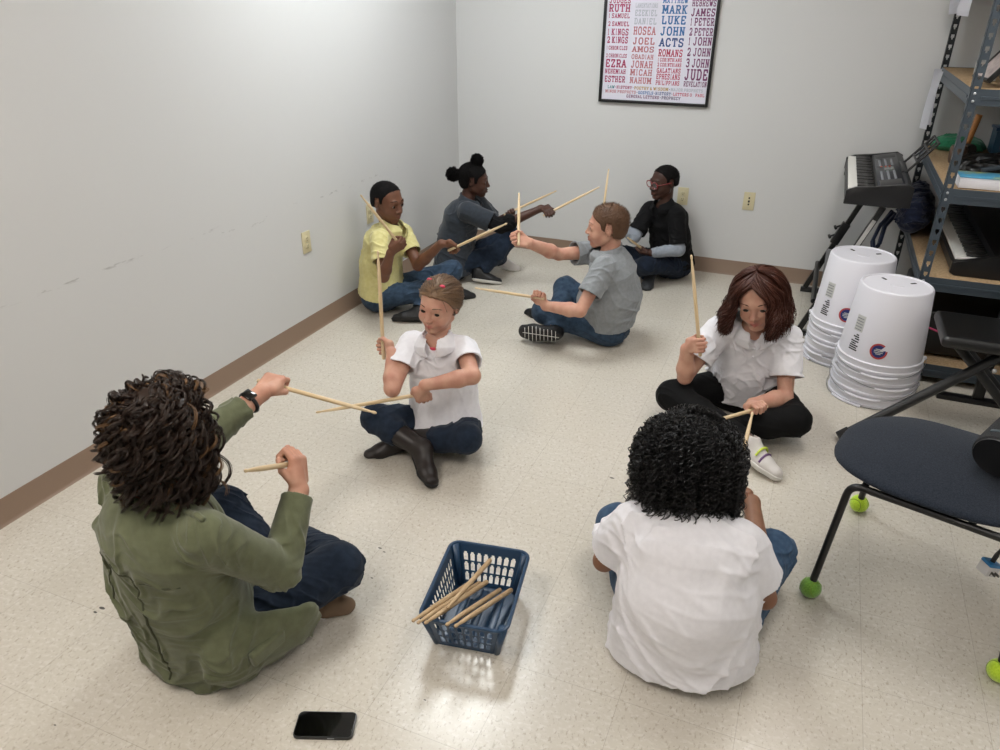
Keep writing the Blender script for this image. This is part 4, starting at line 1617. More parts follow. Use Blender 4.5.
def person_curly():
    B = dict(KID, vox=.0036, hh=.218, brow=H_BLACK, cw=.140, cd=.105, ww=.145, wd=.12, hw=.17, hd=.135, ua=.044, fa=.037, wr=.025, th=.078, kn=.060, belly=.02)
    J = dict(pel=(-.112, 1.660, .10), neck=(-.145, 1.705, .440), head=(-.172, 1.810, .560), look=(.18, .93, -.30), slouch=(.05,), pr=(.99, .08, 0),
             rsh=(-.010, 1.712, .395), lsh=(-.285, 1.680, .400), lelb=(-.372, 1.72, .205), lg=(-.255, 1.93, .25), ltip=(-.21, 2.33, .35),
             relb=(.082, 1.745, .205), rg=(-.058, 2.14, .250), rtip=(-.052, 2.50, .372),
             lk=(-.395, 1.985, .140), rk=(.089, 2.040, .140), ra=(-.16, 2.16, .065), rt=(-.30, 2.17, .045), la=(-.14, 2.08, .06), lt=(-.0, 2.12, .045))
    g = Rig(J, B)
    g.body('person', SK_TAN)

    def drape(F, s):
        p = s.J['pel']
        F.flat(p - s.u * .09 - s.r * .012, p + s.u * .08, .205, .185, .140, .140, s.r, .04)
    g.top('t_shirt', WHITE_SHIRT, hem=-.085, loose=.024, sleeve=.66, fold=.006, ffreq=62, seed=23, sl_extra=.026, extra=drape)
    g.pants('jeans', DENIM_MID, seed=11)
    g.shoe('r', SHOE_BLACK, M['rubber'], up=(0, 0, 1))
    g.shoe('l', SHOE_BLACK, M['rubber'], up=(0, 0, 1))
    curly_hair(g, 1700, (0, -.12, .01), (.70, .75, .65), [H_BLACK2], (.005, .009), (4, 8), (.0006, .0010), .80, th_max=1.65, seed=27, m=60, dth=(.5, 1.6), rho=(.66, 1.02), lock=3, spread=.0009)
    g.finish('child seen from behind in white t-shirt and blue jeans with big black curls')
    held_stick(g, 'r', 'drumstick crossing towards the auburn-haired child, held by the child with black curls', back=.04)


for fn in (person_teacher, person_girl, person_yellow, person_bun, person_grey, person_black, person_red, person_curly):
    if not ONLY or fn.__name__.split('_')[1] in ONLY:
        fn()
# ------------------------------------------------------------------ things in the room
def face_wall_plate(name, x, y, z, normal, kind, label, cat):
    """cover plate; normal: 'x' on the left wall, 'y' on the back wall"""
    rz = pi / 2 if normal == 'x' else 0
    t = empty(name, (x, y, z), rz)
    # local: x along the wall, -y out of the wall
    pl = MB().box((0, -.003, 0), (.071, .006, .116), bev=.002).done('plate', [M['ivory']], t)
    if kind == 'duplex':
        for s in (-1, 1):
            r = MB().lathe([(.0165, 0), (.0165, .0025), (.015, .0035)], 24, (0, -.006, s * .0195), Euler((pi / 2, 0, 0)).to_matrix()).done('receptacle', [M['ivory']], t)
            sl = MB()
            for q in (-1, 1):
                sl.box((q * .006, -.0098, s * .0195 + .003), (.0018, .001, .008))
            sl.lathe([(.0025, 0), (.0025, .001)], 12, (0, -.0094, s * .0195 - .008), Euler((pi / 2, 0, 0)).to_matrix())
            sl.done('slots', [M['slot']], r)
        MB().lathe([(.003, 0), (.003, .0015)], 12, (0, -.006, 0), Euler((pi / 2, 0, 0)).to_matrix()).done('screw', [M['chrome']], t)
    else:
        MB().lathe([(.006, 0), (.006, .008), (.003, .008), (.003, .010)], 18, (0, -.006, 0), Euler((pi / 2, 0, 0)).to_matrix()).done('coax_jack', [M['slot']], t)
        for s in (-1, 1):
            MB().box((0, -.0065, s * .021), (.010, .002, .010), bev=.001).done('jack', [M['slot']], t)
            MB().lathe([(.003, 0), (.003, .0015)], 12, (0, -.006, s * .043), Euler((pi / 2, 0, 0)).to_matrix()).done('screw', [M['chrome']], t)
    tag(t, label, cat, 'ivory cover plates on the walls')
    return t


face_wall_plate('wall_outlet', XL, 3.213, .513, 'x', 'duplex', 'ivory power outlet alone on the left wall', 'outlet')
face_wall_plate('wall_outlet', XL, 3.86, .513, 'x', 'duplex', 'ivory power outlet behind the boy in yellow polo', 'outlet')
face_wall_plate('wall_outlet', -.79, YB, .502, 'y', 'duplex', 'ivory power outlet beside the head of the boy with red glasses', 'outlet')
face_wall_plate('wall_jack_plate', -.362, YB, .51, 'y', 'coax', 'ivory jack plate with one round dark socket on the back wall', 'jack plate')


# ---- poster
def poster():
    x0, x1, z0, z1 = -1.412, -.698, 1.075, 2.05
    cx, cz, w, h = (x0 + x1) / 2, (z0 + z1) / 2, x1 - x0, z1 - z0
    t = empty('framed_poster', (cx, YB, cz))
    fr = MB()
    for s in (-1, 1):
        fr.box((s * (w / 2 - .009), -.012, 0), (.018, .022, h), bev=.002)
        fr.box((0, -.012, s * (h / 2 - .009)), (w - .036, .022, .018), bev=.002)
    fr.done('frame', [M['black_plastic']], t)
    MB().box((0, -.006, 0), (w - .03, .006, h - .03)).done('sheet', [mat('lilac white print paper', '#dcdae6', .35, spec=.4)], t, smooth=False)
    cols = {'m': '#b13463', 'p': '#c97f86', 'g': '#b9bcc6', 'b': '#3f78b4', 'd': '#3f5a94', 'r': '#c9506a', 'v': '#7d3f6c', 't': '#3f8f94', 'o': '#c9a25c', 'k': '#56406a'}
    mats = {k: mat('print ink ' + k, v, .5) for k, v in cols.items()}
    U = h / 0.975

    G_ = {
        'A': ('.1,0 .5,1 .9,0|.26,.33 .74,.33', '.1,0 .9,0'), 'B': ('.2,0 .2,1 .7,1 .87,.87 .87,.65 .7,.53 .2,.53|.7,.53 .92,.4 .92,.13 .75,0 .2,0', ''),
        'C': ('.9,.75 .72,1 .3,1 .1,.78 .1,.22 .3,0 .72,0 .9,.25', ''), 'D': ('.2,0 .2,1 .65,1 .9,.75 .9,.25 .65,0 .2,0', '.2,0 .2,1'),
        'E': ('.88,.76 .88,1 .2,1 .2,0 .88,0 .88,.24|.2,.5 .7,.5', ''), 'G': ('.9,.78 .7,1 .3,1 .1,.78 .1,.22 .3,0 .9,0 .9,.45 .6,.45', ''),
        'H': ('.18,0 .18,1|.82,0 .82,1|.18,.5 .82,.5', '.18,0 .18,1 .82,0 .82,1'), 'I': ('.5,0 .5,1', '.5,0 .5,1'), 'J': ('.65,1 .65,.2 .5,0 .25,0 .1,.2', '.65,1'),
        'K': ('.2,0 .2,1|.85,1 .25,.45|.4,.58 .85,0', '.2,0 .2,1 .85,1 .85,0'), 'L': ('.25,1 .25,0 .9,0 .9,.28', '.25,1'),
        'M': ('.13,0 .13,1 .5,.28 .87,1 .87,0', '.13,0 .13,1 .87,1 .87,0'), 'N': ('.18,0 .18,1 .82,0 .82,1', '.18,0 .18,1 .82,1'),
        'O': ('.3,0 .7,0 .92,.25 .92,.75 .7,1 .3,1 .08,.75 .08,.25 .3,0', ''), 'P': ('.2,0 .2,1 .7,1 .9,.85 .9,.6 .7,.45 .2,.45', '.2,0 .2,1'),
        'R': ('.2,0 .2,1 .7,1 .9,.85 .9,.62 .7,.47 .2,.47|.55,.47 .85,0', '.2,0 .2,1 .87,0'),
        'S': ('.87,.75 .87,1 .3,1 .13,.82 .13,.66 .3,.55 .7,.46 .87,.34 .87,.18 .7,0 .13,0 .13,.25', ''), 'T': ('.5,0 .5,1|.06,.74 .06,1 .94,1 .94,.74', '.5,0'),
        'U': ('.18,1 .18,.2 .36,0 .64,0 .82,.2 .82,1', '.18,1 .82,1'), 'V': ('.1,1 .5,0 .9,1', '.1,1 .9,1'), 'W': ('.05,1 .28,0 .5,.75 .72,0 .95,1', '.05,1 .95,1'),
        'X': ('.1,0 .9,1|.1,1 .9,0', '.1,0 .9,1 .1,1 .9,0'), 'Y': ('.1,1 .5,.48 .9,1|.5,.48 .5,0', '.1,1 .9,1 .5,0'), 'Z': ('.12,.78 .12,1 .88,1 .12,0 .88,0 .88,.22', ''),
        '&': ('.9,0 .25,.8 .4,1 .6,.85 .15,.35 .3,0 .6,0 .9,.4', ''), '1': ('.28,.8 .5,1 .5,0', '.5,0'), '2': ('.15,.78 .3,1 .7,1 .85,.8 .85,.62 .15,0 .88,0 .88,.2', ''),
        '3': ('.15,.85 .3,1 .7,1 .85,.85 .85,.65 .65,.53 .4,.53|.65,.53 .87,.38 .87,.15 .7,0 .3,0 .12,.15', ''), '*': ('.35,.5 .65,.5', '')}

    def text(s, x, z, wid, hgt, ink):
        """heavy slab letters cut from flat strips, stretched to fill the line"""
        adv = []
        cur = 0
        for ch in s:
            wch = {' ': .45, 'I': .62, '1': .62, 'M': 1.2, 'W': 1.2, '*': .5}.get(ch, 1.0)
            adv.append((cur, wch))
            cur += wch + (.20 if ch != ' ' else 0)
        tot = cur - .20
        unit = wid / tot
        mb = MB()
        ty = .105
        tx = .135

        def quad(p):
            vs = [mb.bm.verts.new((x - wid / 2 + a * unit, -.0098, z - hgt / 2 + b * hgt)) for a, b in p]
            mb.bm.faces.new(vs)
        for ch, (c0, wch) in zip(s, adv):
            if ch not in G_:
                continue
            st, sf = G_[ch]
            for line in st.split('|'):
                pts = [tuple(float(v) for v in q.split(',')) for q in line.split()]
                for (ax, ay), (bx_, by_) in zip(pts, pts[1:]):
                    dx, dy = (bx_ - ax) * .8, by_ - ay
                    L = math.hypot(dx, dy)
                    ex, ey = dx / L * .05, dy / L * .05
                    nx, ny = -dy / L * tx, dx / L * ty
                    f = lambda u, v: (c0 + wch * (.04 + .92 * u), .06 + .88 * v)
                    quad([f(ax - ex + nx, ay - ey + ny), f(bx_ + ex + nx, by_ + ey + ny), f(bx_ + ex - nx, by_ + ey - ny), f(ax - ex - nx, ay - ey - ny)])
            for q in sf.split():
                ax, ay = (float(v) for v in q.split(','))
                f = lambda u, v: (c0 + wch * (.04 + .92 * u), .06 + .88 * v)
                quad([f(ax - .26, ay - .075), f(ax + .26, ay - .075), f(ax + .26, ay + .075), f(ax - .26, ay + .075)])
        ex_ = bmesh.ops.extrude_face_region(mb.bm, geom=mb.bm.faces[:])
        for v in ex_['geom']:
            if isinstance(v, bmesh.types.BMVert):
                v.co.y += .0006
        return mb.done('lettering', [mats[ink]], t, smooth=False)
    B0 = V(-w / 2, -h / 2)
    columns = (
        (.031, .167, [('EXODUS', .72, .036, 't'), ('JOSHUA', .655, .036, 'm'), ('JUDGES', .603, .032, 'm'), ('RUTH', .56, .043, 'm'), ('1 SAMUEL', .516, .026, 'm'), ('2 SAMUEL', .47, .026, 'm'), ('1 KINGS', .423, .037, 'm'), ('2 KINGS', .377, .037, 'm'),
                      ('1 CHRONICLES', .33, .022, 'm'), ('2 CHRONICLES', .284, .022, 'm'), ('EZRA', .238, .047, 'm'), ('NEHEMIAH', .19, .028, 'm'), ('ESTHER', .143, .037, 'm')]),
        (.199, .339, [('ISAIAH', .672, .034, 'g'), ('JEREMIAH', .622, .032, 'g'), ('LAMENTATIONS', .575, .024, 'g'), ('EZEKIEL', .534, .034, 'g'), ('DANIEL', .487, .035, 'g'), ('HOSEA', .433, .046, 'p'), ('JOEL', .374, .039, 'p'), ('AMOS', .326, .033, 'p'),
                      ('OBADIAH', .282, .027, 'p'), ('JONAH', .237, .042, 'p'), ('MICAH', .189, .037, 'p'), ('NAHUM', .141, .037, 'p')]),
        (.369, .520, [('MALACHI', .66, .034, 'p'), ('MATTHEW', .603, .026, 'b'), ('MARK', .555, .047, 'b'), ('LUKE', .496, .046, 'b'), ('JOHN', .434, .049, 'b'), ('ACTS', .37, .048, 'd'), ('ROMANS', .309, .041, 'r'), ('1 CORINTHIANS', .269, .021, 'r'),
                      ('2 CORINTHIANS', .24, .021, 'r'), ('GALATIANS', .206, .028, 'r'), ('EPHESIANS', .17, .032, 'r'), ('PHILIPPIANS', .133, .026, 'r')]),
        (.547, .699, [('TITUS', .66, .034, 'r'), ('HEBREWS', .591, .034, 'v'), ('JAMES', .541, .042, 'v'), ('1 PETER', .489, .042, 'v'), ('2 PETER', .433, .042, 'v'), ('1 JOHN', .38, .045, 'v'), ('2 JOHN', .319, .046, 'v'), ('3 JOHN', .256, .049, 'v'),
                      ('JUDE', .189, .064, 'v'), ('REVELATION', .133, .03, 'v')]))

    def row(s, l, r, zc, hh_, ink):
        text(s, B0[0] + (l + r) / 2, B0[1] + zc, r - l, hh_, ink)
    for l, r, rows in columns:
        for s, z, hh_, ink in rows:
            row(s, l, min(r, .690), z, hh_, ink)
    for s, l, r, z, ink in (('LAW', .054, .100, .095, 't'), ('*', .100, .114, .095, 'k'), ('HISTORY', .115, .217, .095, 'm'), ('*', .217, .231, .095, 'k'), ('POETRY & WISDOM', .232, .453, .095, 'o'), ('*', .455, .469, .095, 'k'), ('MAJOR PROPHETS', .47, .672, .095, 'g'),
                           ('MINOR PROPHETS', .041, .245, .068, 'p'), ('*', .246, .260, .068, 'k'), ('GOSPELS', .261, .359, .068, 'b'), ('*', .360, .373, .068, 'k'), ('HISTORY', .374, .473, .068, 'd'), ('*', .473, .486, .068, 'k'), ('LETTERS OF PAUL', .487, .684, .068, 'r'),
                           ('GENERAL LETTERS', .185, .399, .043, 'v'), ('*', .400, .415, .043, 'k'), ('PROPHECY', .416, .536, .043, 'k')):
        row(s, l, r, z, .018, ink)
    tag(t, 'black framed poster printed with colourful columns of words on the back wall', 'poster')


poster()


# ---- steel shelf on the right
SX0, SX1, SY0, SY1 = .545, 1.09, 3.845, 5.075
BOARDS = (.10, .535, .945, 1.36, 1.80)


def shelf_unit():
    t = empty('storage_shelf', ((SX0 + SX1) / 2, (SY0 + SY1) / 2, 0))
    O = V((SX0 + SX1) / 2, (SY0 + SY1) / 2, 0)
    H_ = 1.98
    for x, sx in ((SX0, 1), (SX1, -1)):
        for y, sy in ((SY0, 1), (SY1, -1)):
            mb = MB()
            # an angle post: two flanges with a column of keyhole openings
            for flange in (0, 1):
                wd, th = .036, .0022
                z = 0.0
                pitch = .0508
                holes = flange == 0
                def plate(a, b, z0, z1):
                    if flange == 0:      # flange along x
                        mb.box((x + sx * (a + b) / 2 - O[0], y + sy * th / 2 - O[1], (z0 + z1) / 2), (abs(b - a), th, z1 - z0))
                    else:
                        mb.box((x + sx * th / 2 - O[0], y + sy * (a + b) / 2 - O[1], (z0 + z1) / 2), (th, abs(b - a), z1 - z0))
                plate(0, .011, 0, H_)
                plate(.027, wd, 0, H_)
                while z < H_:
                    plate(.011, .027, z, min(z + .026, H_))
                    # the narrow neck of the keyhole
                    if z + .026 < H_:
                        plate(.011, .0155, z + .026, z + .035)
                        plate(.0225, .027, z + .026, z + .035)
                    z += pitch
            mb.done('post', [M['shelf_steel'] if y == SY0 else M['shelf_steel_shaded']], t, smooth=False)
    for i, z in enumerate(BOARDS):
        lv = MB()
        lv.box((0, 0, z - .008), (SX1 - SX0 - .012, SY1 - SY0 - .012, .015), bev=.001)
        bd = lv.done('board', [M['chipboard']], t)
        fr = MB()
        for sy in (-1, 1):
            yy = sy * ((SY1 - SY0) / 2 - .004)
            fr.box((0, yy, z - .032), (SX1 - SX0 - .006, .003, .066))
            fr.box((0, yy - sy * .010, z - .064), (SX1 - SX0 - .01, .02, .003))
            fr.box((0, yy + sy * .003, z - .034), (SX1 - SX0 - .09, .004, .012), bev=.001)
        for sx in (-1, 1):
            xx = sx * ((SX1 - SX0) / 2 - .004)
            fr.box((xx, 0, z - .032), (.003, SY1 - SY0 - .006, .066))
            fr.box((xx - sx * .010, 0, z - .064), (.02, SY1 - SY0 - .01, .003))
            fr.box((xx + sx * .003, 0, z - .034), (.004, SY1 - SY0 - .12, .012), bev=.001)
        fr.done('beam', [M['shelf_steel']], t, smooth=False)
        rv = MB()
        for sx in (-1, 1):
            for sy in (-1, 1):
                for dz in (-.018, -.048):
                    rv.lathe([(.006, 0), (.006, .002), (.003, .004)], 10, (sx * ((SX1 - SX0) / 2 - .018), sy * ((SY1 - SY0) / 2 + .001), z + dz), Euler((pi / 2 * sy * -1, 0, 0)).to_matrix())
        rv.done('rivet', [M['chrome']], t)
    tag(t, 'blue grey steel shelf with keyhole posts and chipboard boards on the right', 'shelf')


shelf_unit()


def piano_keys(parent, y0, y1, x_front, x_back, z, n_white=36, xdir=1, white='white_keys'):
    """white and black keys; keys run along x, the row runs along y"""
    mb = MB()
    p = (y1 - y0) / n_white
    for i in range(n_white):
        mb.box(((x_front + x_back) / 2, y0 + p * (i + .5), z - .007), (abs(x_back - x_front), p * .94, .014), bev=.001, seg=1)
    w = mb.done('white_keys', [M['key_white']], parent)
    mb = MB()
    pat = (1, 1, 0, 1, 1, 1, 0)
    for i in range(n_white - 1):
        if pat[i % 7]:
            mb.box((x_front + (x_back - x_front) * .66, y0 + p * (i + 1), z + .004), (abs(x_back - x_front) * .64, p * .55, .012), bev=.0015, seg=1)
    b = mb.done('black_keys', [M['key_black']], parent)
    w['kind'] = 'thing'
    del w['kind']
    return w, b


# ---- portable keyboard on its stand
def keyboard():
    X0, X1, Y0, Y1, Z = .165, .462, 4.155, 5.085, .845
    cx, cy = (X0 + X1) / 2, (Y0 + Y1) / 2
    t = empty('electronic_keyboard', (cx, cy, Z - .07))
    W_, L_ = X1 - X0, Y1 - Y0
    # side profile swept along y
    prof = [(-W_ / 2, .005), (-W_ / 2 + .012, 0), (W_ / 2 - .02, 0), (W_ / 2, .015), (W_ / 2, .095), (W_ / 2 - .012, .108), (W_ / 2 - .03, .112), (-W_ / 2 + .135, .086), (-W_ / 2 + .13, .060), (-W_ / 2 + .012, .060), (-W_ / 2, .052)]
    Mx_ = Matrix(((1, 0, 0, 0), (0, 0, 1, 0), (0, 1, 0, 0), (0, 0, 0, 1)))
    MB().prism(prof, -L_ / 2, L_ / 2, Mx_, bev=.003).done('case', [M['dark_plastic']], t)
    cheek = [(-W_ / 2 - .002, .0), (W_ / 2 + .002, .0), (W_ / 2 + .002, .10), (W_ / 2 - .03, .116), (-W_ / 2 + .13, .092), (-W_ / 2 + .04, .082), (-W_ / 2 - .002, .064)]
    for s in (-1, 1):
        y = s * (L_ / 2)
        MB().prism(cheek, y - .012, y + .012, Mx_, bev=.003).done('end_cap', [M['black_plastic']], t)
    piano_keys(t, -L_ / 2 + .02, L_ / 2 - .02, -W_ / 2 + .006, -W_ / 2 + .128, .076, 36)
    pan = MB()
    ang = math.atan2(.026, W_ - .165)
    rot = Euler((0, -ang, 0)).to_matrix()

    def on(u, v, dz=.0):
        return (-W_ / 2 + .135 + u * math.cos(ang), v, .0875 + u * math.sin(ang) + dz)
    pan.box(on(.065, 0), (.118, L_ - .04, .003), rot=rot)
    pan.done('control_panel', [mat('graphite panel', '#33353a', .4)], t)
    MB().box(on(.07, -.03, .002), (.045, .13, .003), rot=rot, bev=.001).done('display', [mat('grey lcd', '#565e5c', .2)], t)
    grey_b = mat('light grey buttons', '#7c7f84', .5)
    for v0, dv, nb in ((-.30, .016, 14), (.08, .018, 10)):
        btn = MB()
        for i in range(3):
            for j in range(nb):
                btn.box(on(.03 + .03 * i, v0 + dv * j, .003), (.012, .009, .004), rot=rot, bev=.001, seg=1)
        btn.done('button_block', [grey_b], t)
    red = MB()
    for j in range(3):
        red.box(on(.035 + .02 * j, .045, .004), (.010, .012, .004), rot=rot, bev=.001, seg=1)
    red.done('button_row', [mat('orange red buttons', '#b2452c', .45)], t)
    for s in (-1, 1):
        MB().box(on(.065, s * .375, .001), (.10, .13, .003), rot=rot, bev=.001).done('speaker_grille', [M['black_plastic']], t)
    # wire music rest leaning back over the rear edge
    rest = MB()
    a0 = V(W_ / 2 - .02, 0, .108)
    lean = V(.12, 0, .155)
    for v in (-.13, .13):
        rest.tube([a0 + V(0, v, 0), a0 + lean + V(0, v * .96, 0)], .0065, 8)
    for k in (.0, .35, .7, 1.0):
        rest.tube([a0 + lean * k + V(0, -.13, 0), a0 + lean * k + V(0, .13, 0)], .0055, 8)
    for v in (-.05, .05):
        rest.tube([a0 + lean * .35 + V(0, v, 0), a0 + lean + V(0, v, 0)], .005, 8)
    rest.box(a0 + V(-.004, 0, .004), (.03, .29, .012), bev=.002)
    rest.done('music_rest', [M['black_plastic']], t)
    tag(t, 'black electronic keyboard with wire music rest on its slanted stand', 'keyboard')


keyboard()


def keyboard_stand():
    t = empty('keyboard_stand', (.2, 4.6, 0))
    O = V(.2, 4.6, 0)
    beams = []
    for nm, y in (('leg', 4.985), ('leg', 4.235)):
        mb = MB()
        lo, hi = V(.075, y, .03), V(.355, y, .752)
        d = nrm(hi - lo)
        rot = Matrix(np.stack([np.cross((0, 1, 0), d), (0, 1, 0), d], 1).tolist())
        mb.box((lo + hi) / 2 - O, (.030, .030, np.linalg.norm(hi - lo)), rot=rot, bev=.003)
        beams.append(mb.done('slanted_leg', [M['black_metal']], t))
        MB().box(V(.26, y, .015) - O, (.42, .035, .03), bev=.004).done('foot_bar', [M['black_metal']], t)
        MB().box(V(.30, y, .764) - O, (.27, .04, .020), bev=.004).done('support_arm', [M['black_metal']], t)
        for z_ in (.40, .34):
            p = lo + d * z_ / d[2]
            MB().box(p - O - V(.004, 0, 0), (.05, .046, .075), rot=rot, bev=.004).done('clamp', [M['black_plastic']], beams[-1])
            kn = MB()
            kn.lathe([(.006, 0), (.006, .025), (.014, .027), (.014, .040), (.004, .042)], 14, p - O + V(-.02, 0, .02), Euler((0, -pi / 2 - .5, 0)).to_matrix())
            kn.done('clamp_knob', [M['black_plastic']], beams[-1])
            if y < 4.5:
                break
    MB().tube([V(.12, 4.25, .20) - O, V(.12, 4.98, .20) - O], .014, 12).done('cross_bar', [M['black_metal']], t)
    # pale sticker along the nearer leg
    lo, hi = V(.075, 4.235, .03), V(.355, 4.235, .752)
    d = nrm(hi - lo)
    rot = Matrix(np.stack([np.cross((0, 1, 0), d), (0, 1, 0), d], 1).tolist())
    MB().box(lo + d * .62 - O - V(0, .0155, 0), (.020, .0012, .16), rot=rot).done('sticker', [mat('silver sticker', '#b9b9b5', .4)], beams[-1], smooth=False)
    tag(t, 'black slanted two-legged stand carrying the electronic keyboard', 'keyboard stand')


keyboard_stand()

o = MB().box((0, 0, .17), (.012, .16, .34), bev=.003).done('grey_panel', [mat('grey board', '#77777a', .6, bump=(40, .1))])
o.location = (.235, 4.80, .004)
o.rotation_euler = (math.radians(0), math.radians(-4), math.radians(62))
tag(o, 'flat grey board standing between the legs of the keyboard stand', 'board')


# ---- digital piano and clutter on the shelf
def shelf_piano():
    X0, X1, Y0, Y1, Z = .672, 1.037, 3.93, 5.03, .536
    t = empty('digital_piano', ((X0 + X1) / 2, (Y0 + Y1) / 2, Z))
    W_, L_ = X1 - X0, Y1 - Y0
    prof = [(-W_ / 2, .02), (-W_ / 2 + .02, 0), (W_ / 2, 0), (W_ / 2, .14), (-W_ / 2 + .17, .10), (-W_ / 2 + .16, .062), (-W_ / 2, .055)]
    Mx_ = Matrix(((1, 0, 0, 0), (0, 0, 1, 0), (0, 1, 0, 0), (0, 0, 0, 1)))
    MB().prism(prof, -L_ / 2, L_ / 2, Mx_, bev=.004).done('case', [M['black_plastic']], t)
    cheek = [(-W_ / 2 - .002, .012), (-W_ / 2 + .02, -.0), (W_ / 2 + .002, 0), (W_ / 2 + .002, .145), (-W_ / 2 + .16, .105), (-W_ / 2 + .05, .075), (-W_ / 2 - .002, .066)]
    for s in (-1, 1):
        MB().prism(cheek, s * L_ / 2 - .016, s * L_ / 2 + .016, Mx_, bev=.004).done('end_cap', [M['black_plastic']], t)
    piano_keys(t, -L_ / 2 + .03, L_ / 2 - .03, -W_ / 2 + .012, -W_ / 2 + .155, .080, 44)
    tag(t, 'black digital piano lying on the shelf board beneath the clutter', 'piano')


shelf_piano()


def bag():
    t = empty('navy_bag', (.50, 4.80, .54))
    O = V(.50, 4.80, .54)
    F = Field((.30, 4.35, .3), (.74, 5.08, .82), .006)
    F.ell((.565, 4.78, .645), (.09, .20, .11), None, .03)
    F.ell((.535, 4.60, .63), (.075, .13, .085), None, .05)
    F.cone((.53, 4.55, .66), (.58, 4.95, .71), .045, .05, .04)
    F.folds(.010, 70, 6)
    F.folds(.007, 120, 7)
    F.plane((0, 0, .538), (0, 0, 1))
    o = F.mesh('bag_body', [M['navy_cloth']], None)
    o.data.transform(Matrix.Translation(Vector(-O)))
    o.parent = t
    st = MB()
    for dy, dz in ((0, 0), (.05, -.03)):
        pts = [V(.44, 4.62 + dy, .64), V(.39, 4.57 + dy, .58 + dz), V(.37, 4.55 + dy, .50 + dz), V(.385, 4.56 + dy, .44 + dz), V(.41, 4.59 + dy, .47 + dz), V(.42, 4.62 + dy, .56), V(.46, 4.66 + dy, .62)]
        st.tube([p - O for p in pts], .010, 8)
    st.done('strap', [M['navy_cloth']], t)
    tag(t, 'crumpled navy bag with loose hanging straps on the shelf end under the keyboard', 'bag')


bag()


def slab_thing(name, c, d, mk, label, cat, rz=0, bev=.004, rot=None, group=None):
    o = MB().box((0, 0, 0), d, bev=bev).done(name, [mk])
    o.location = c
    o.rotation_euler = rot or (0, 0, rz)
    tag(o, label, cat, group)
    return o


def cloth_heap(name, c, r, mk, label, cat, seed, base):
    F = Field(V(c) - V(r) - .05, V(c) + V(r) + .05, .006)
    F.ell(c, r)
    F.ell(V(c) + V(r) * V(.5, .3, -.2), V(r) * .7, None, .03)
    F.folds(.008, 70, seed)
    F.plane((0, 0, base), (0, 0, 1))
    o = F.mesh(name, [mk])
    o.data.transform(Matrix.Translation(-Vector(c)))
    o.location = c
    tag(o, label, cat)
    return o


Z2 = .946
cloth_heap('folded_cloth', (.70, 4.93, Z2 + .03), (.13, .10, .05), M['green_cloth'], 'crumpled green cloth at the back of the shelf', 'cloth', 3, Z2 + .001)
# brown pot
o = MB().lathe([(.034, 0), (.040, .02), (.041, .07), (.036, .085), (.030, .085), (.030, .01)], 24, closed=True).done('clay_cup', [mat('brown glaze', '#5d4a3a', .4)])
o.location = (.66, 4.52, Z2)
tag(o, 'small brown cup on the shelf behind the front post', 'cup')
# percussion mallet with wooden handle
t = empty('wooden_mallet', (.705, 4.63, Z2 + .036))
MB().tube([(0, 0, .02), (.018, -.01, .19)], [.012, .016], 14).done('handle', [mat('orange wood', '#9a6633', .5)], t)
MB().lathe([(.02, -.045), (.034, -.04), (.034, .04), (.02, .045)], 20, (0, 0, .015), Euler((pi / 2, 0, .5)).to_matrix()).done('head', [M['slot']], t)
tag(t, 'mallet with an upright orange wooden handle on the shelf', 'mallet')
t = empty('blue_bin', (.960, 4.90, Z2))
q = MB()
q.prism([(-.10, -.07), (.10, -.07), (.10, .07), (-.10, .07)], 0, .13, bev=.01)
q.done('bin_body', [mat('dark blue plastic', '#1b3d50', .35)], t)
MB().prism([(-.108, -.078), (.108, -.078), (.108, .078), (-.108, .078)], .125, .142, bev=.006).done('rim', [mat('dark blue rim', '#1b3b57', .35)], t)
tag(t, 'dark blue plastic bin at the back of the shelf', 'bin')
# black mesh tray and cable heap
t = empty('cymbal_bag', (.80, 4.25, Z2))
F = Field((.58, 4.02, .93), (1.05, 4.62, 1.10), .006)
F.ell((.81, 4.30, .97), (.18, .22, .055))
F.ell((.86, 4.22, .985), (.13, .12, .055), None, .04)
F.folds(.010, 70, 9)
F.plane((0, 0, Z2 + .001), (0, 0, 1))
o = F.mesh('bag_body', [M['vinyl']], None)
o.data.transform(Matrix.Translation((-.80, -4.25, -Z2)))
o.parent = t
MB().tube([(-.10, -.1, .072), (.02, -.05, .10), (.14, .05, .085)], .008, 8).done('handle', [M['vinyl']], t)
tag(t, 'low black soft bag lying across the shelf board', 'bag')
t = empty('red_packet', (.88, 4.33, Z2 + .118))
MB().box((0, 0, 0), (.15, .06, .03), bev=.008).done('packet', [mat('red card', '#8f2024', .4)], t)
MB().box((-.02, -.031, .0), (.06, .002, .012), bev=.0005).done('label_strip', [M['paper']], t)
tag(t, 'red packet lying on top of the black soft bag', 'packet')
# bracket bar
o = MB().box((0, 0, 0), (.25, .018, .018), bev=.002).done('steel_bar', [M['shelf_steel']])
o.location = (.82, 4.06, Z2 + .085)
o.rotation_euler = (0, math.radians(-14), math.radians(10))
tag(o, 'grey steel bar lying slanted over the black soft bag', 'bar')
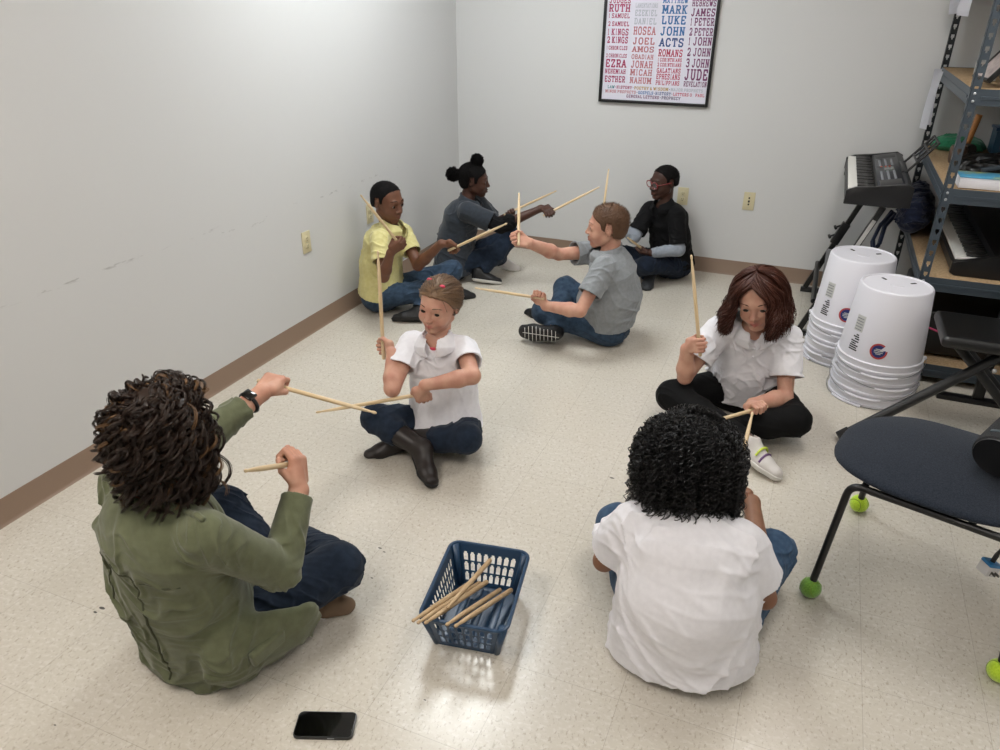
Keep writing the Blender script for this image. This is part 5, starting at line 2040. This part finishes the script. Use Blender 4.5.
# boxed game
t = empty('flat_box', (.78, 3.935, Z2 + .026))
MB().box((0, 0, 0), (.36, .13, .048), bev=.003).done('box_body', [M['paper']], t)
MB().box((0, 0, .025), (.364, .134, .006), bev=.001).done('lid', [mat('picture lid', '#4f9ec4', .3, noise=(9, 3), mix2='#a3a63f', ramp=(.45, .62))], t)
tag(t, 'flat white box with a blue printed lid at the near edge of the shelf', 'box')
t = empty('microphone_clip', (1.0, 3.88, Z2 + .075))
MB().tube([(-.05, 0, 0), (.05, .02, 0)], [.018, .022], 14).done('clip', [M['black_plastic']], t)
MB().lathe([(.010, 0), (.012, .02), (.006, .022)], 14, (0, 0, -.02)).done('knob', [M['black_plastic']], t)
tag(t, 'black clip lying on the flat white box', 'clip')

Z1 = 1.361
# pale tape boxes and tilted picture tray
for c, d, rz, lb in (((.70, 4.62, Z1 + .025), (.09, .07, .05), .3, 'small pale box on the upper shelf, farther from the front post'), ((.66, 4.28, Z1 + .025), (.06, .06, .05), .1, 'small pale carton on the upper shelf next to the front post')):
    t = empty('small_box', c, rz)
    MB().box((0, 0, 0), d, bev=.003).done('carton', [mat('pale card', '#b4aea8', .7)], t)
    MB().box((0, 0, d[2] / 2 + .001), (d[0] * 1.02, d[1] * 1.02, .006), bev=.001).done('lid', [mat('pale lid', '#c3bdb8', .6)], t)
    tag(t, lb, 'box', 'pale boxes on the upper shelf')
t = empty('black_tray', (.80, 4.30, Z1 + .003))
MB().tube([(-.10, .12, .06), (-.02, .16, .075), (.08, .14, .07), (.10, .05, .065), (.02, .02, .07), (-.08, .05, .065)], .004, 8, closed=True).done('cable', [M['black_plastic']], t)
MB().lathe([(.075, 0), (.08, .05), (.07, .06)], 20, (0, .09, 0)).done('coil', [M['dark_plastic']], t)
tag(t, 'black cable coil behind the pale boxes on the upper shelf', 'cable')
t = empty('framed_picture', (.715, 4.02, Z1 + .182), rot=(math.radians(0), math.radians(-52), math.radians(8)))
f_ = MB()
for s in (-1, 1):
    f_.box((0, s * .10, 0), (.40, .012, .022), bev=.002)
    f_.box((s * .195, 0, 0), (.012, .20, .022), bev=.002)
f_.done('frame', [M['black_plastic']], t)
MB().box((0, 0, .0), (.385, .195, .010)).done('picture', [mat('pinkish print', '#b8aaa6', .4, noise=(30, 4), mix2='#8f8280')], t, smooth=False)
tag(t, 'black framed picture leaning at a slant on the upper shelf', 'picture')


# papers clipped to the shelf
def sheet(y, z, w, h, tilt, label, x=.535, curl=.01):
    t_ = MB()
    n = 8
    vs = []
    for i in range(n + 1):
        zz = -h * i / n
        dx = -curl * math.sin(i / n * pi * .8)
        vs.append([t_.bm.verts.new((dx, -w / 2, zz)), t_.bm.verts.new((dx - .002, w / 2, zz))])
    for i in range(n):
        t_.bm.faces.new((vs[i][0], vs[i][1], vs[i + 1][1], vs[i + 1][0]))
    bmesh.ops.solidify(t_.bm, geom=t_.bm.faces[:], thickness=.0006)
    o = t_.done('hanging_paper', [M['paper']], sharp=180)
    o.location = (x, y, z)
    o.rotation_euler = Euler((tilt, 0, math.radians(38)), 'XYZ')
    tag(o, label, 'paper', 'papers taped to the shelf')
    return o


sheet(4.985, 1.355, .050, .29, math.radians(-5), 'white paper sheet hanging by the dark far post below the upper board', .527)
sheet(4.905, 1.350, .050, .30, math.radians(2), 'white paper strip overlapping the sheet by the dark far post', .527, .012)
sheet(4.975, 1.79, .060, .165, math.radians(-6), 'small white note at the picture top, nearer the dark far post', .522)
sheet(4.46, 1.79, .070, .165, math.radians(3), 'small white note at the picture top, between the two shelf posts', .525)


# ---- stacked buckets
def bucket(loc, label, rz, detail, group):
    """an upside-down pail: closed end up, rim and reinforcing rings down"""
    t = empty('bucket', loc, rz)
    H_, rb_ = .375, .186
    ow = lambda z: rb_ - .006 - .085 * (z - .056)
    rt_ = ow(H_)
    prof = [(rb_ - .003, .003), (rb_ + .003, .0), (rb_ + .005, .003), (rb_ + .005, .012), (rb_ - .002, .015), (rb_ - .004, .034), (rb_ + .002, .036), (rb_ + .002, .043), (rb_ - .005, .046), (rb_ - .006, .052),
            (ow(.06), .060), (ow(H_ - .010), H_ - .010), (rt_ - .003, H_ - .003), (rt_ - .007, H_), (rt_ - .012, H_ - .001), (rt_ - .014, H_ - .005), (.03, H_ - .005), (.028, H_ - .003), (.001, H_ - .003), (.001, H_ - .008), (rt_ - .014, H_ - .008), (ow(H_ - .012) - .0026, H_ - .012), (ow(.06) - .0026, .060), (rb_ - .0085, .052), (rb_ - .0055, .02)]
    sh = MB().lathe(prof, 56, closed=True).done('shell', [M['white_plastic']], t, sharp=24)
    if detail:
        mb = MB()
        for a in (2.2, .6):
            mb.box((math.cos(a) * .085, math.sin(a) * .085, H_ - .004), (.026, .010, .002), rot=Euler((0, 0, a)).to_matrix())
            if a < 1:
                break
        mb.done('mould_mark', [M['slot']], sh, smooth=False)

        def patch(name, a0, a1, z0, z1, m, off=.0009, rings=1, shape=None, nn=12):
            mb = MB()
            g_ = []
            for i in range(nn + 1):
                a = a0 + (a1 - a0) * i / nn
                row_ = []
                for z in (z0, z1):
                    r = ow(z) + off
                    row_.append(mb.bm.verts.new((r * math.cos(a), r * math.sin(a), z)))
                g_.append(row_)
            for i in range(nn):
                mb.bm.faces.new((g_[i][0], g_[i + 1][0], g_[i + 1][1], g_[i][1]))
            return mb.done(name, [m], sh)

        def disc(name, a, z, r0, r1, m, off, a_from=0, a_to=2 * pi):
            mb = MB()
            n = 28
            prev = None
            for i in range(n + 1):
                th = a_from + (a_to - a_from) * i / n
                pr_ = []
                for rr in (r0, r1):
                    zz = z + rr * math.sin(th)
                    R_ = ow(zz) + off
                    aa = a + rr * math.cos(th) / R_
                    pr_.append(mb.bm.verts.new((R_ * math.cos(aa), R_ * math.sin(aa), zz)))
                if prev:
                    mb.bm.faces.new((prev[0], pr_[0], pr_[1], prev[1]))
                prev = pr_
            return mb.done(name, [m], sh)
        ink = mat('black ink', '#17181a', .5)
        pale = mat('pale grey print', '#c2c3c1', .5)
        navy = mat('navy print', '#1f2f6b', .4)
        redp = mat('red print', '#b0403c', .4)
        A = -2.38       # where the warning print sits, seen from the camera
        patch('print_panel', A - .14, A + .14, .17, .245, pale, .0009)
        for k in range(5):
            patch('print_lines', A - .12, A + .10, .176 + .013 * k, .180 + .013 * k, M['wire'], .0014)
        # warning pictogram block
        for k, (zz, a0, a1) in enumerate(((.078, -.13, .13), (.088, -.13, .10), (.098, -.13, .13), (.108, -.10, .05), (.118, -.12, .12), (.130, -.02, .12), (.140, -.08, .10), (.150, .0, .08))):
            patch('warning_print', A + a0, A + a1, zz, zz + .0062, ink, .0010, nn=6)
        # round badge, part of it peeled away
        disc('badge_ring', A + .66, .108, .029, .037, redp, .0012, .9, .9 + 2 * pi * .88)
        disc('badge', A + .66, .108, .001, .029, navy, .0012, .9, .9 + 2 * pi * .9)
        for k, (dz, l_) in enumerate(((.010, .013), (.003, .018), (-.005, .017), (-.012, .010))):
            patch('badge_lettering', A + .66 - l_ / .165, A + .66 + l_ / .165, .108 + dz - .002, .108 + dz + .002, pale, .0022, nn=5)
    # wire bail with a plastic grip, hanging down the side
    b = MB()
    pts = []
    for i in range(25):
        a = pi * i / 24
        pts.append((math.cos(a) * (rb_ + .010), -math.sin(a) * (rb_ + .014), .040 - math.sin(a) * .050))
    if loc[2] < .03:
        pts = [(x, y, max(z, .006)) for x, y, z in pts]
    b.tube(pts, .0013, 6)
    bl = b.done('bail', [M['wire']], t)
    for s in (-1, 1):
        MB().lathe([(.010, 0), (.010, .008), (.006, .012)], 12, (s * (rb_ - .001), 0, .040), Euler((0, s * pi / 2, 0)).to_matrix()).done('ear', [M['white_plastic']], t)
    MB().tube(pts[9:16], .006, 8).done('grip', [M['white_plastic']], bl)
    tag(t, label, 'bucket', group)
    return t


def bucket_stack(x, y, z_top, n, which, place, turns, seed):
    step = (z_top - .375) / (n - 1)
    ords = ['bottom', 'second from bottom', 'third from bottom', 'fourth from bottom', 'fifth from bottom', 'sixth from bottom']
    for k in range(n):
        top = k == n - 1
        lb = 'top bucket of the %s, with printed warning and round badge' % which if top else '%s white bucket of the %s' % (ords[k], which)
        bucket((x, y, k * step), lb, turns[k], top, 'upside-down white buckets in two stacks')


bucket_stack(.435, 3.640, .549, 4, 'nearer bucket stack', '', (-.62, -.25, .35, 0), 1)
bucket_stack(.300, 4.020, .560, 4, 'farther bucket stack by the wall', '', (-1.25, -.9, -.5, 0), 2)


# ---- chair with tennis balls on its feet
def chair():
    O = V(.47, 2.25, 0)
    fwd = V(-.962, .272, 0)
    side = V(.272, .962, 0)        # towards the far side

    def W_(a, b, z):               # a: forward, b: far side
        return fwd * a + side * b + V(0, 0, z)
    t = empty('upholstered_chair', O)
    # foot positions
    NF, FF, NR, FR = V(.222, 2.050, .033) - O, V(.370, 2.590, .033) - O, V(.722, 1.905, .033) - O, V(.868, 2.445, .033) - O
    # seat cushion: rounded outline, domed
    c = V(.485, 2.262, .455) - O
    F = Field(V(.485, 2.262, .455) - V(.36, .36, .08), V(.485, 2.262, .455) + V(.36, .36, .08), .006)
    X, Y, Z = F.grid()
    a = (X - .485) * fwd[0] + (Y - 2.262) * fwd[1]
    b = (X - .485) * side[0] + (Y - 2.262) * side[1]
    hw = .262 - .10 * np.clip(a / .27, 0, 1) ** 2.2 * .6
    q = ((np.abs(a + .02) / .29) ** 3.2 + (np.abs(b) / hw) ** 3.0) ** (1 / 3.1)
    dom = Z - (.455 + .028 * np.clip(1 - q ** 2.2, -1, 1) - .02 * np.clip(a / .265, 0, 1) ** 3)
    bot = (.437 - .02 * np.clip(a / .265, 0, 1) ** 3) - Z
    F.a = smax(smax(dom.astype(np.float32), bot.astype(np.float32), .012), ((q - 1) * .22).astype(np.float32), .018)
    s_ = F.mesh('seat', [M['chair_fabric']], None)
    s_.data.transform(Matrix.Translation(Vector(-O)))
    s_.parent = t
    # side frames: leg, bend, rail, leg
    for nm, f_, r_, sg in (('near', NF, NR, -1), ('far', FF, FR, 1)):
        up_f = f_ + V(0, 0, 0)
        tf = W_(.155, sg * .215, .418)
        tr = W_(-.30, sg * .225, .418)
        fr = MB()
        base = f_ + V(0, 0, .005)
        k1 = lerp(base, tf, .90)
        k2 = lerp(tf, tr, .09)
        k3 = lerp(tf, tr, .91)
        k4 = lerp(tr, r_, .10)
        bend = [lerp(lerp(k1, tf, u), lerp(tf, k2, u), u) for u in np.linspace(0, 1, 7)]
        bend2 = [lerp(lerp(k3, tr, u), lerp(tr, k4, u), u) for u in np.linspace(0, 1, 7)]
        fr.tube([base] + bend + bend2 + [r_ + V(0, 0, .005)], .0115, 12)
        fr.done('leg_frame', [M['black_metal']], t)
        MB().tube([W_(.10, sg * .205, .408), W_(-.18, sg * .205, .408)], [.010, .010], 8).done('rail', [M['black_metal']], t)
        for p, mk in ((f_, M['ball_green'] if sg < 0 else M['ball_lime']), (r_, M['ball_lime'])):
            b_ = MB().ball(p + V(0, 0, 0), .033, n=28).done('tennis_ball', [mk], t)
            seam = []
            for i in range(48):
                th = 2 * pi * i / 48
                v = nrm(V(math.cos(th) + .35 * math.cos(3 * th), math.sin(th) - .35 * math.sin(3 * th), 1.25 * math.sin(2 * th)))
                rt_ = Euler((.6, .3, 1.0 + p[0] * 9)).to_matrix()
                seam.append(p + V(rt_ @ Vector(v)) * .0328)
            MB().tube(seam, .0012, 6, closed=True).done('ball_seam', [mat('dull seam', '#7d9a3a', .9)], b_)
    MB().tube([W_(.12, -.20, .412), W_(.12, .20, .412)], .010, 10).done('cross_bar', [M['black_metal']], t)
    MB().tube([W_(-.16, -.20, .412), W_(-.16, .20, .412)], .010, 10).done('cross_bar', [M['black_metal']], t)
    MB().box(W_(0, 0, .430), (.30, .34, .012), rot=Euler((0, 0, math.atan2(fwd[1], fwd[0]))).to_matrix(), bev=.003).done('seat_board', [M['black_plastic']], t)
    # back: two stays and a padded rest, beyond the frame of the photograph
    for sg in (-1, 1):
        MB().tube([W_(-.20, sg * .15, .415), W_(-.305, sg * .15, .44), W_(-.33, sg * .15, .55), W_(-.37, sg * .15, .80)], .0115, 10).done('back_stay', [M['black_metal']], t)
    F = Field(O + W_(-.36, 0, .72) - .30, O + W_(-.36, 0, .72) + .30, .007)
    F.rbox(O + W_(-.362, 0, .735), (.018, .20, .14), np.stack([nrm(fwd + V(0, 0, .16)), side, nrm(V(0, 0, 1) - fwd * .16)], 1), .017, 0)
    k_ = F.mesh('backrest', [M['chair_fabric']], None)
    k_.data.transform(Matrix.Translation(Vector(-O)))
    k_.parent = t
    tag(t, 'slate blue upholstered chair with black legs standing on tennis balls', 'chair')


chair()


# ---- portable speaker lying on the chair seat
def speaker():
    c0 = V(.610, 2.165, .551)
    c1 = c0 + V(.115, .20, .035)
    t = empty('portable_speaker', (c0[0], c0[1], .47))
    O = V(c0[0], c0[1], .47)
    ax = nrm(c1 - c0)
    R = Matrix(basis(ax).tolist())
    L = np.linalg.norm(c1 - c0)
    mesh_m = mat('black knitted mesh', '#17181b', .75, bump=(900, .8, .002))
    MB().lathe([(.050, .004), (.058, .0), (.064, .006), (.067, .03), (.068, L * .5), (.067, L - .03), (.064, L - .006), (.058, L), (.050, L - .004)], 40, c0 - O, R).done('grille', [mesh_m], t)
    for s, c in ((1, c0), (-1, c1)):
        rr = MB()
        rr.lathe([(.048, 0), (.058, -.002), (.060, .003), (.056, .008), (.046, .008)], 36, c - O + ax * (.0 if s > 0 else -.008), R)
        rr.done('end_ring', [M['black_plastic']], t)
        MB().lathe([(.047, .0), (.040, .006 * s), (.02, .003 * s), (.001, .001 * s)], 36, c - O + ax * (.003 * s), R).done('bass_radiator', [M['dark_plastic']], t)
    bt = MB()
    up = nrm(V(-.55, -.2, .9) - (V(-.55, -.2, .9) @ ax) * ax)
    for k in range(4):
        bt.ball(c0 - O + ax * (.07 + .035 * k) + up * .0668, .006, (1, 1, .4), 12, rot=Matrix(basis(up).tolist()))
    bt.done('buttons', [mat('grey buttons', '#55585e', .4)], t)
    MB().box(c0 - O + ax * .035 + up * .066, (.004, .032, .012), rot=Matrix(np.stack([up, np.cross(ax, up), ax], 1).tolist()), bev=.001).done('badge', [mat('teal badge', '#3c4a50', .4)], t)
    tag(t, 'black cylindrical portable speaker resting on the blue chair seat', 'speaker')


speaker()


# ---- charger hanging below the chair on its cable
def charger():
    c = V(.676, 2.12, .21)
    t = empty('plug_adapter', c)
    rot = Euler((0, math.radians(14), math.radians(30))).to_matrix()
    MB().box((0, 0, 0), (.040, .040, .034), rot=rot, bev=.004).done('body', [mat('white plastic', '#c9c8c8', .35)], t)
    MB().box(rot @ Vector((0, 0, .020)), (.0405, .0405, .010), rot=rot, bev=.003).done('cap', [mat('blue plastic cap', '#2c74a8', .35)], t)
    pr_ = MB()
    for s in (-1, 1):
        pr_.box(rot @ Vector((s * .0065, -.028, 0)), (.002, .017, .007), rot=rot)
        pr_.box(rot @ Vector((s * .0065 + .0, -.0205, -.004)), (.003, .002, .014), rot=rot)
    pr_.done('prong', [mat('dull brass prong', '#6b6a66', .35, .8)], t, smooth=False)
    cb = MB()
    cb.tube([V(rot @ Vector((0, 0, .022))), V(rot @ Vector((.0, 0, .05))), (.012, 0, .075), (.02, .01, .13), (.03, .03, .205)], [.007, .007, .0025, .0025, .0025], 8)
    cb.done('cable', [M['black_plastic']], t)
    tag(t, 'white and blue plug adapter hanging by its black cable under the chair', 'charger')


charger()


# ---- black piano bench with folding legs
def bench():
    O = V(.84, 3.42, 0)
    t = empty('keyboard_bench', O)
    F = Field((.53, 3.10, .40), (1.13, 3.60, .54), .005)
    F.rbox((.835, 3.36, .472), (.165, .245, .024), basis((0, 0, 1)) @ np.eye(3), .021, 0)
    o = F.mesh('seat_pad', [M['vinyl']], None)
    o.data.transform(Matrix.Translation(Vector(-O)))
    o.parent = t
    MB().box(V(.84, 3.36, .442) - O, (.38, .25, .012), bev=.003).done('seat_plate', [M['black_metal']], t)
    a0, a1 = V(.315, 3.10, .028), V(.86, 3.33, .422)
    MB().tube([a0 - O, a1 - O], .021, 14).done('tube_leg', [M['black_metal']], t)
    MB().tube([V(a0 + (a1 - a0) * -.03 - O), V(a0 + (a1 - a0) * .04 - O)], .026, 14).done('rubber_foot', [M['rubber_black']], t)
    c0, c1 = V(1.06, 3.36, .022), V(.66, 3.38, .425)
    MB().tube([c0 - O, c1 - O], .019, 14).done('tube_leg', [M['black_metal']], t)
    d0, d1 = V(1.06, 3.54, .022), V(.66, 3.52, .425)
    MB().tube([d0 - O, d1 - O], .019, 14).done('tube_leg', [M['black_metal']], t)
    m = lerp(a0, a1, .86)
    bo = MB()
    bo.lathe([(.009, 0), (.009, .006), (.004, .010)], 12, m - O + V(.03, -.03, -.01), Euler((pi / 2, 0, 0)).to_matrix())
    bo.done('bolt', [M['chrome']], t)
    tag(t, 'black padded bench with splayed tube legs in front of the shelf', 'bench')


bench()


def post_stand():
    O = V(.895, 3.71, 0)
    t = empty('black_stand', O)
    MB().box(V(0, 0, .48), (.045, .030, .94), bev=.004).done('upright', [M['black_metal']], t)
    MB().box(V(0, .0, .012), (.34, .05, .024), bev=.004).done('base_bar', [M['black_metal']], t)
    MB().box(V(-.02, -.02, .49), (.006, .012, .30), bev=.001).done('slide_strip', [M['wire']], t)
    MB().lathe([(.010, 0), (.012, .02), (.004, .022)], 14, V(-.01, -.015, .30), Euler((pi / 2, 0, 0)).to_matrix()).done('knob', [M['chrome']], t)
    tag(t, 'black upright stand rising behind the bench at the shelf front', 'stand')


post_stand()


# dark things on the bottom board
t = empty('equipment_case', (.82, 4.30, .112))
MB().box((0, 0, .115), (.46, .70, .23), bev=.02, seg=3).done('case_body', [M['vinyl']], t)
MB().tube([(-.235, -.10, .13), (-.262, -.08, .13), (-.262, .08, .13), (-.235, .10, .13)], .009, 8).done('handle', [M['black_plastic']], t)
tag(t, 'black equipment case in the dark lowest bay of the shelf', 'case')
o = MB().tube([(.60, 3.86, .30), (.64, 3.855, .285), (.72, 3.85, .262)], .005, 8).done('pink_stick', [mat('pink and green rod', '#b03a62', .5)])
tag(o, 'thin pink rod sticking out of the lowest shelf bay behind the buckets', 'rod')


# ---- plastic basket with spare drumsticks
def basket():
    O = V(-.712, 1.555, 0)
    rz = math.radians(9.5)
    t = empty('plastic_basket', O, rz)
    H_ = .135
    bx, by = .094, .126           # half size at the floor
    tx, ty = .121, .165           # half size at the rim
    w = .0024
    m = M['basket']

    def wall(name, axis, sg, cols, rows):
        """a slanted wall with rows of upright round-topped openings"""
        mb = MB()
        L0 = (bx if axis == 'y' else by)
        L1 = (tx if axis == 'y' else ty)
        D0, D1 = (by, ty) if axis == 'y' else (bx, tx)

        def P(u, v, o):            # u -1..1 along, v 0..1 up, o out
            l = (L0 + (L1 - L0) * v) * u
            d = (D0 + (D1 - D0) * v) + o
            return (l, sg * d, v * H_) if axis == 'y' else (sg * d, l, v * H_)

        def cell(u0, u1, v0, v1):
            q = [mb.bm.verts.new(P(u, v, o)) for o in (0, w) for u, v in ((u0, v0), (u1, v0), (u1, v1), (u0, v1))]
            for f in ((0, 1, 2, 3), (7, 6, 5, 4), (0, 4, 5, 1), (1, 5, 6, 2), (2, 6, 7, 3), (3, 7, 4, 0)):
                mb.bm.faces.new([q[i] for i in f])
        ua, ub = -.78, .78
        va, vb = .14, .86
        cell(-1.0, ua, 0, 1)
        cell(ub, 1.0, 0, 1)
        cell(ua, ub, 0, va)
        cell(ua, ub, vb, 1)
        pu = (ub - ua) / cols
        pv = (vb - va) / rows
        for r in range(rows):
            v0 = va + pv * r
            cell(ua, ub, v0 + pv * .86, v0 + pv)
            for c in range(cols + 1):
                u0 = ua + pu * c
                cell(max(ua, u0 - pu * .17), min(ub, u0 + pu * .17), v0, v0 + pv * .86)
            for c in range(cols):     # rounded shoulders of each opening
                u0 = ua + pu * c
                for s_, e_ in ((u0 + pu * .17, .13), (u0 + pu * .83, -.13)):
                    a = sorted((s_, s_ + pu * e_))
                    cell(a[0], a[1], v0 + pv * .70, v0 + pv * .86)
        mb.done(name, [m], t, smooth=False)
    wall('end_wall', 'y', 1, 8, 3)
    wall('end_wall', 'y', -1, 8, 3)
    wall('side_wall', 'x', 1, 12, 3)
    wall('side_wall', 'x', -1, 12, 3)

    def rr_rect(hx, hy, r, n=7):
        out = []
        for cx_, cy_, a0 in ((hx - r, hy - r, 0), (-hx + r, hy - r, pi / 2), (-hx + r, -hy + r, pi), (hx - r, -hy + r, 1.5 * pi)):
            for i in range(n):
                a = a0 + pi / 2 * i / (n - 1)
                out.append((cx_ + r * math.cos(a), cy_ + r * math.sin(a)))
        return out
    # corners close the walls
    for sx in (-1, 1):
        for sy in (-1, 1):
            MB().tube([(sx * (bx - .004), sy * (by - .004), 0), (sx * (tx - .006), sy * (ty - .006), H_)], [.010, .014], 10).done('corner', [m], t)
    rim = MB()
    pts = [(x, y, H_) for x, y in rr_rect(tx + .006, ty + .006, .032)]
    rim.tube(pts, .0058, 8, closed=True)
    rim.done('rim', [m], t)
    fl = MB()
    fl.prism(rr_rect(bx + .004, by + .004, .02), .001, .006)
    for k in range(3):
        fl.box(((k - 1) * .055, 0, .0085), (.022, .21, .006), bev=.002)
    fl.done('bottom', [m], t)
    tag(t, 'blue perforated plastic basket on the floor holding loose drumsticks', 'basket')
    # spare sticks, leaning over the rim
    rim_z = H_ + .0138
    ends = [((434, 621), (466, 583), 'leftmost stick in the basket, its end hanging over the near rim'),]
    Rz = Matrix.Rotation(rz, 3, 'Z')

    def Lp(x, y, z):
        return V(Rz @ Vector((x, y, z))) + O
    specs = [((-.122, -.226, .176), (-.040, .098, .048), 'left outermost drumstick in the blue basket'),
             ((-.108, -.226, .172), (-.018, .108, .038), 'second drumstick from the left in the blue basket'),
             ((-.088, -.222, .172), (.004, .112, .044), 'third drumstick from the left in the blue basket'),
             ((-.050, -.140, .158), (.010, .130, .118), 'drumstick lying across the others in the blue basket'),
             ((-.030, -.212, .170), (.048, .105, .026), 'second drumstick from the right in the blue basket'),
             ((-.006, -.212, .170), (.086, .098, .040), 'right outermost drumstick in the blue basket')]
    for a, b, lb in specs:
        drumstick(Lp(*b), Lp(*a), lb, 'spare drumsticks in the blue basket', 'wood_old')


basket()


def phone():
    t = empty('smartphone', (-.918, 1.050, .0005), math.radians(21.5))
    out = []
    hx, hy, r = .0765, .0385, .011
    for cx_, cy_, a0 in ((hx - r, hy - r, 0), (-hx + r, hy - r, pi / 2), (-hx + r, -hy + r, pi), (hx - r, -hy + r, 1.5 * pi)):
        for i in range(8):
            a = a0 + pi / 2 * i / 7
            out.append((cx_ + r * math.cos(a), cy_ + r * math.sin(a)))
    MB().prism(out, 0, .0095, bev=.002).done('shell', [M['phone_body']], t)
    MB().prism([(x * .965, y * .935) for x, y in out], .009, .0101).done('screen', [M['phone_glass']], t)
    MB().box((.022, -hy - .0002, .0052), (.018, .0012, .003), bev=.0005).done('side_button', [M['wire']], t)
    tag(t, 'black smartphone lying face up on the floor in front', 'phone')


phone()
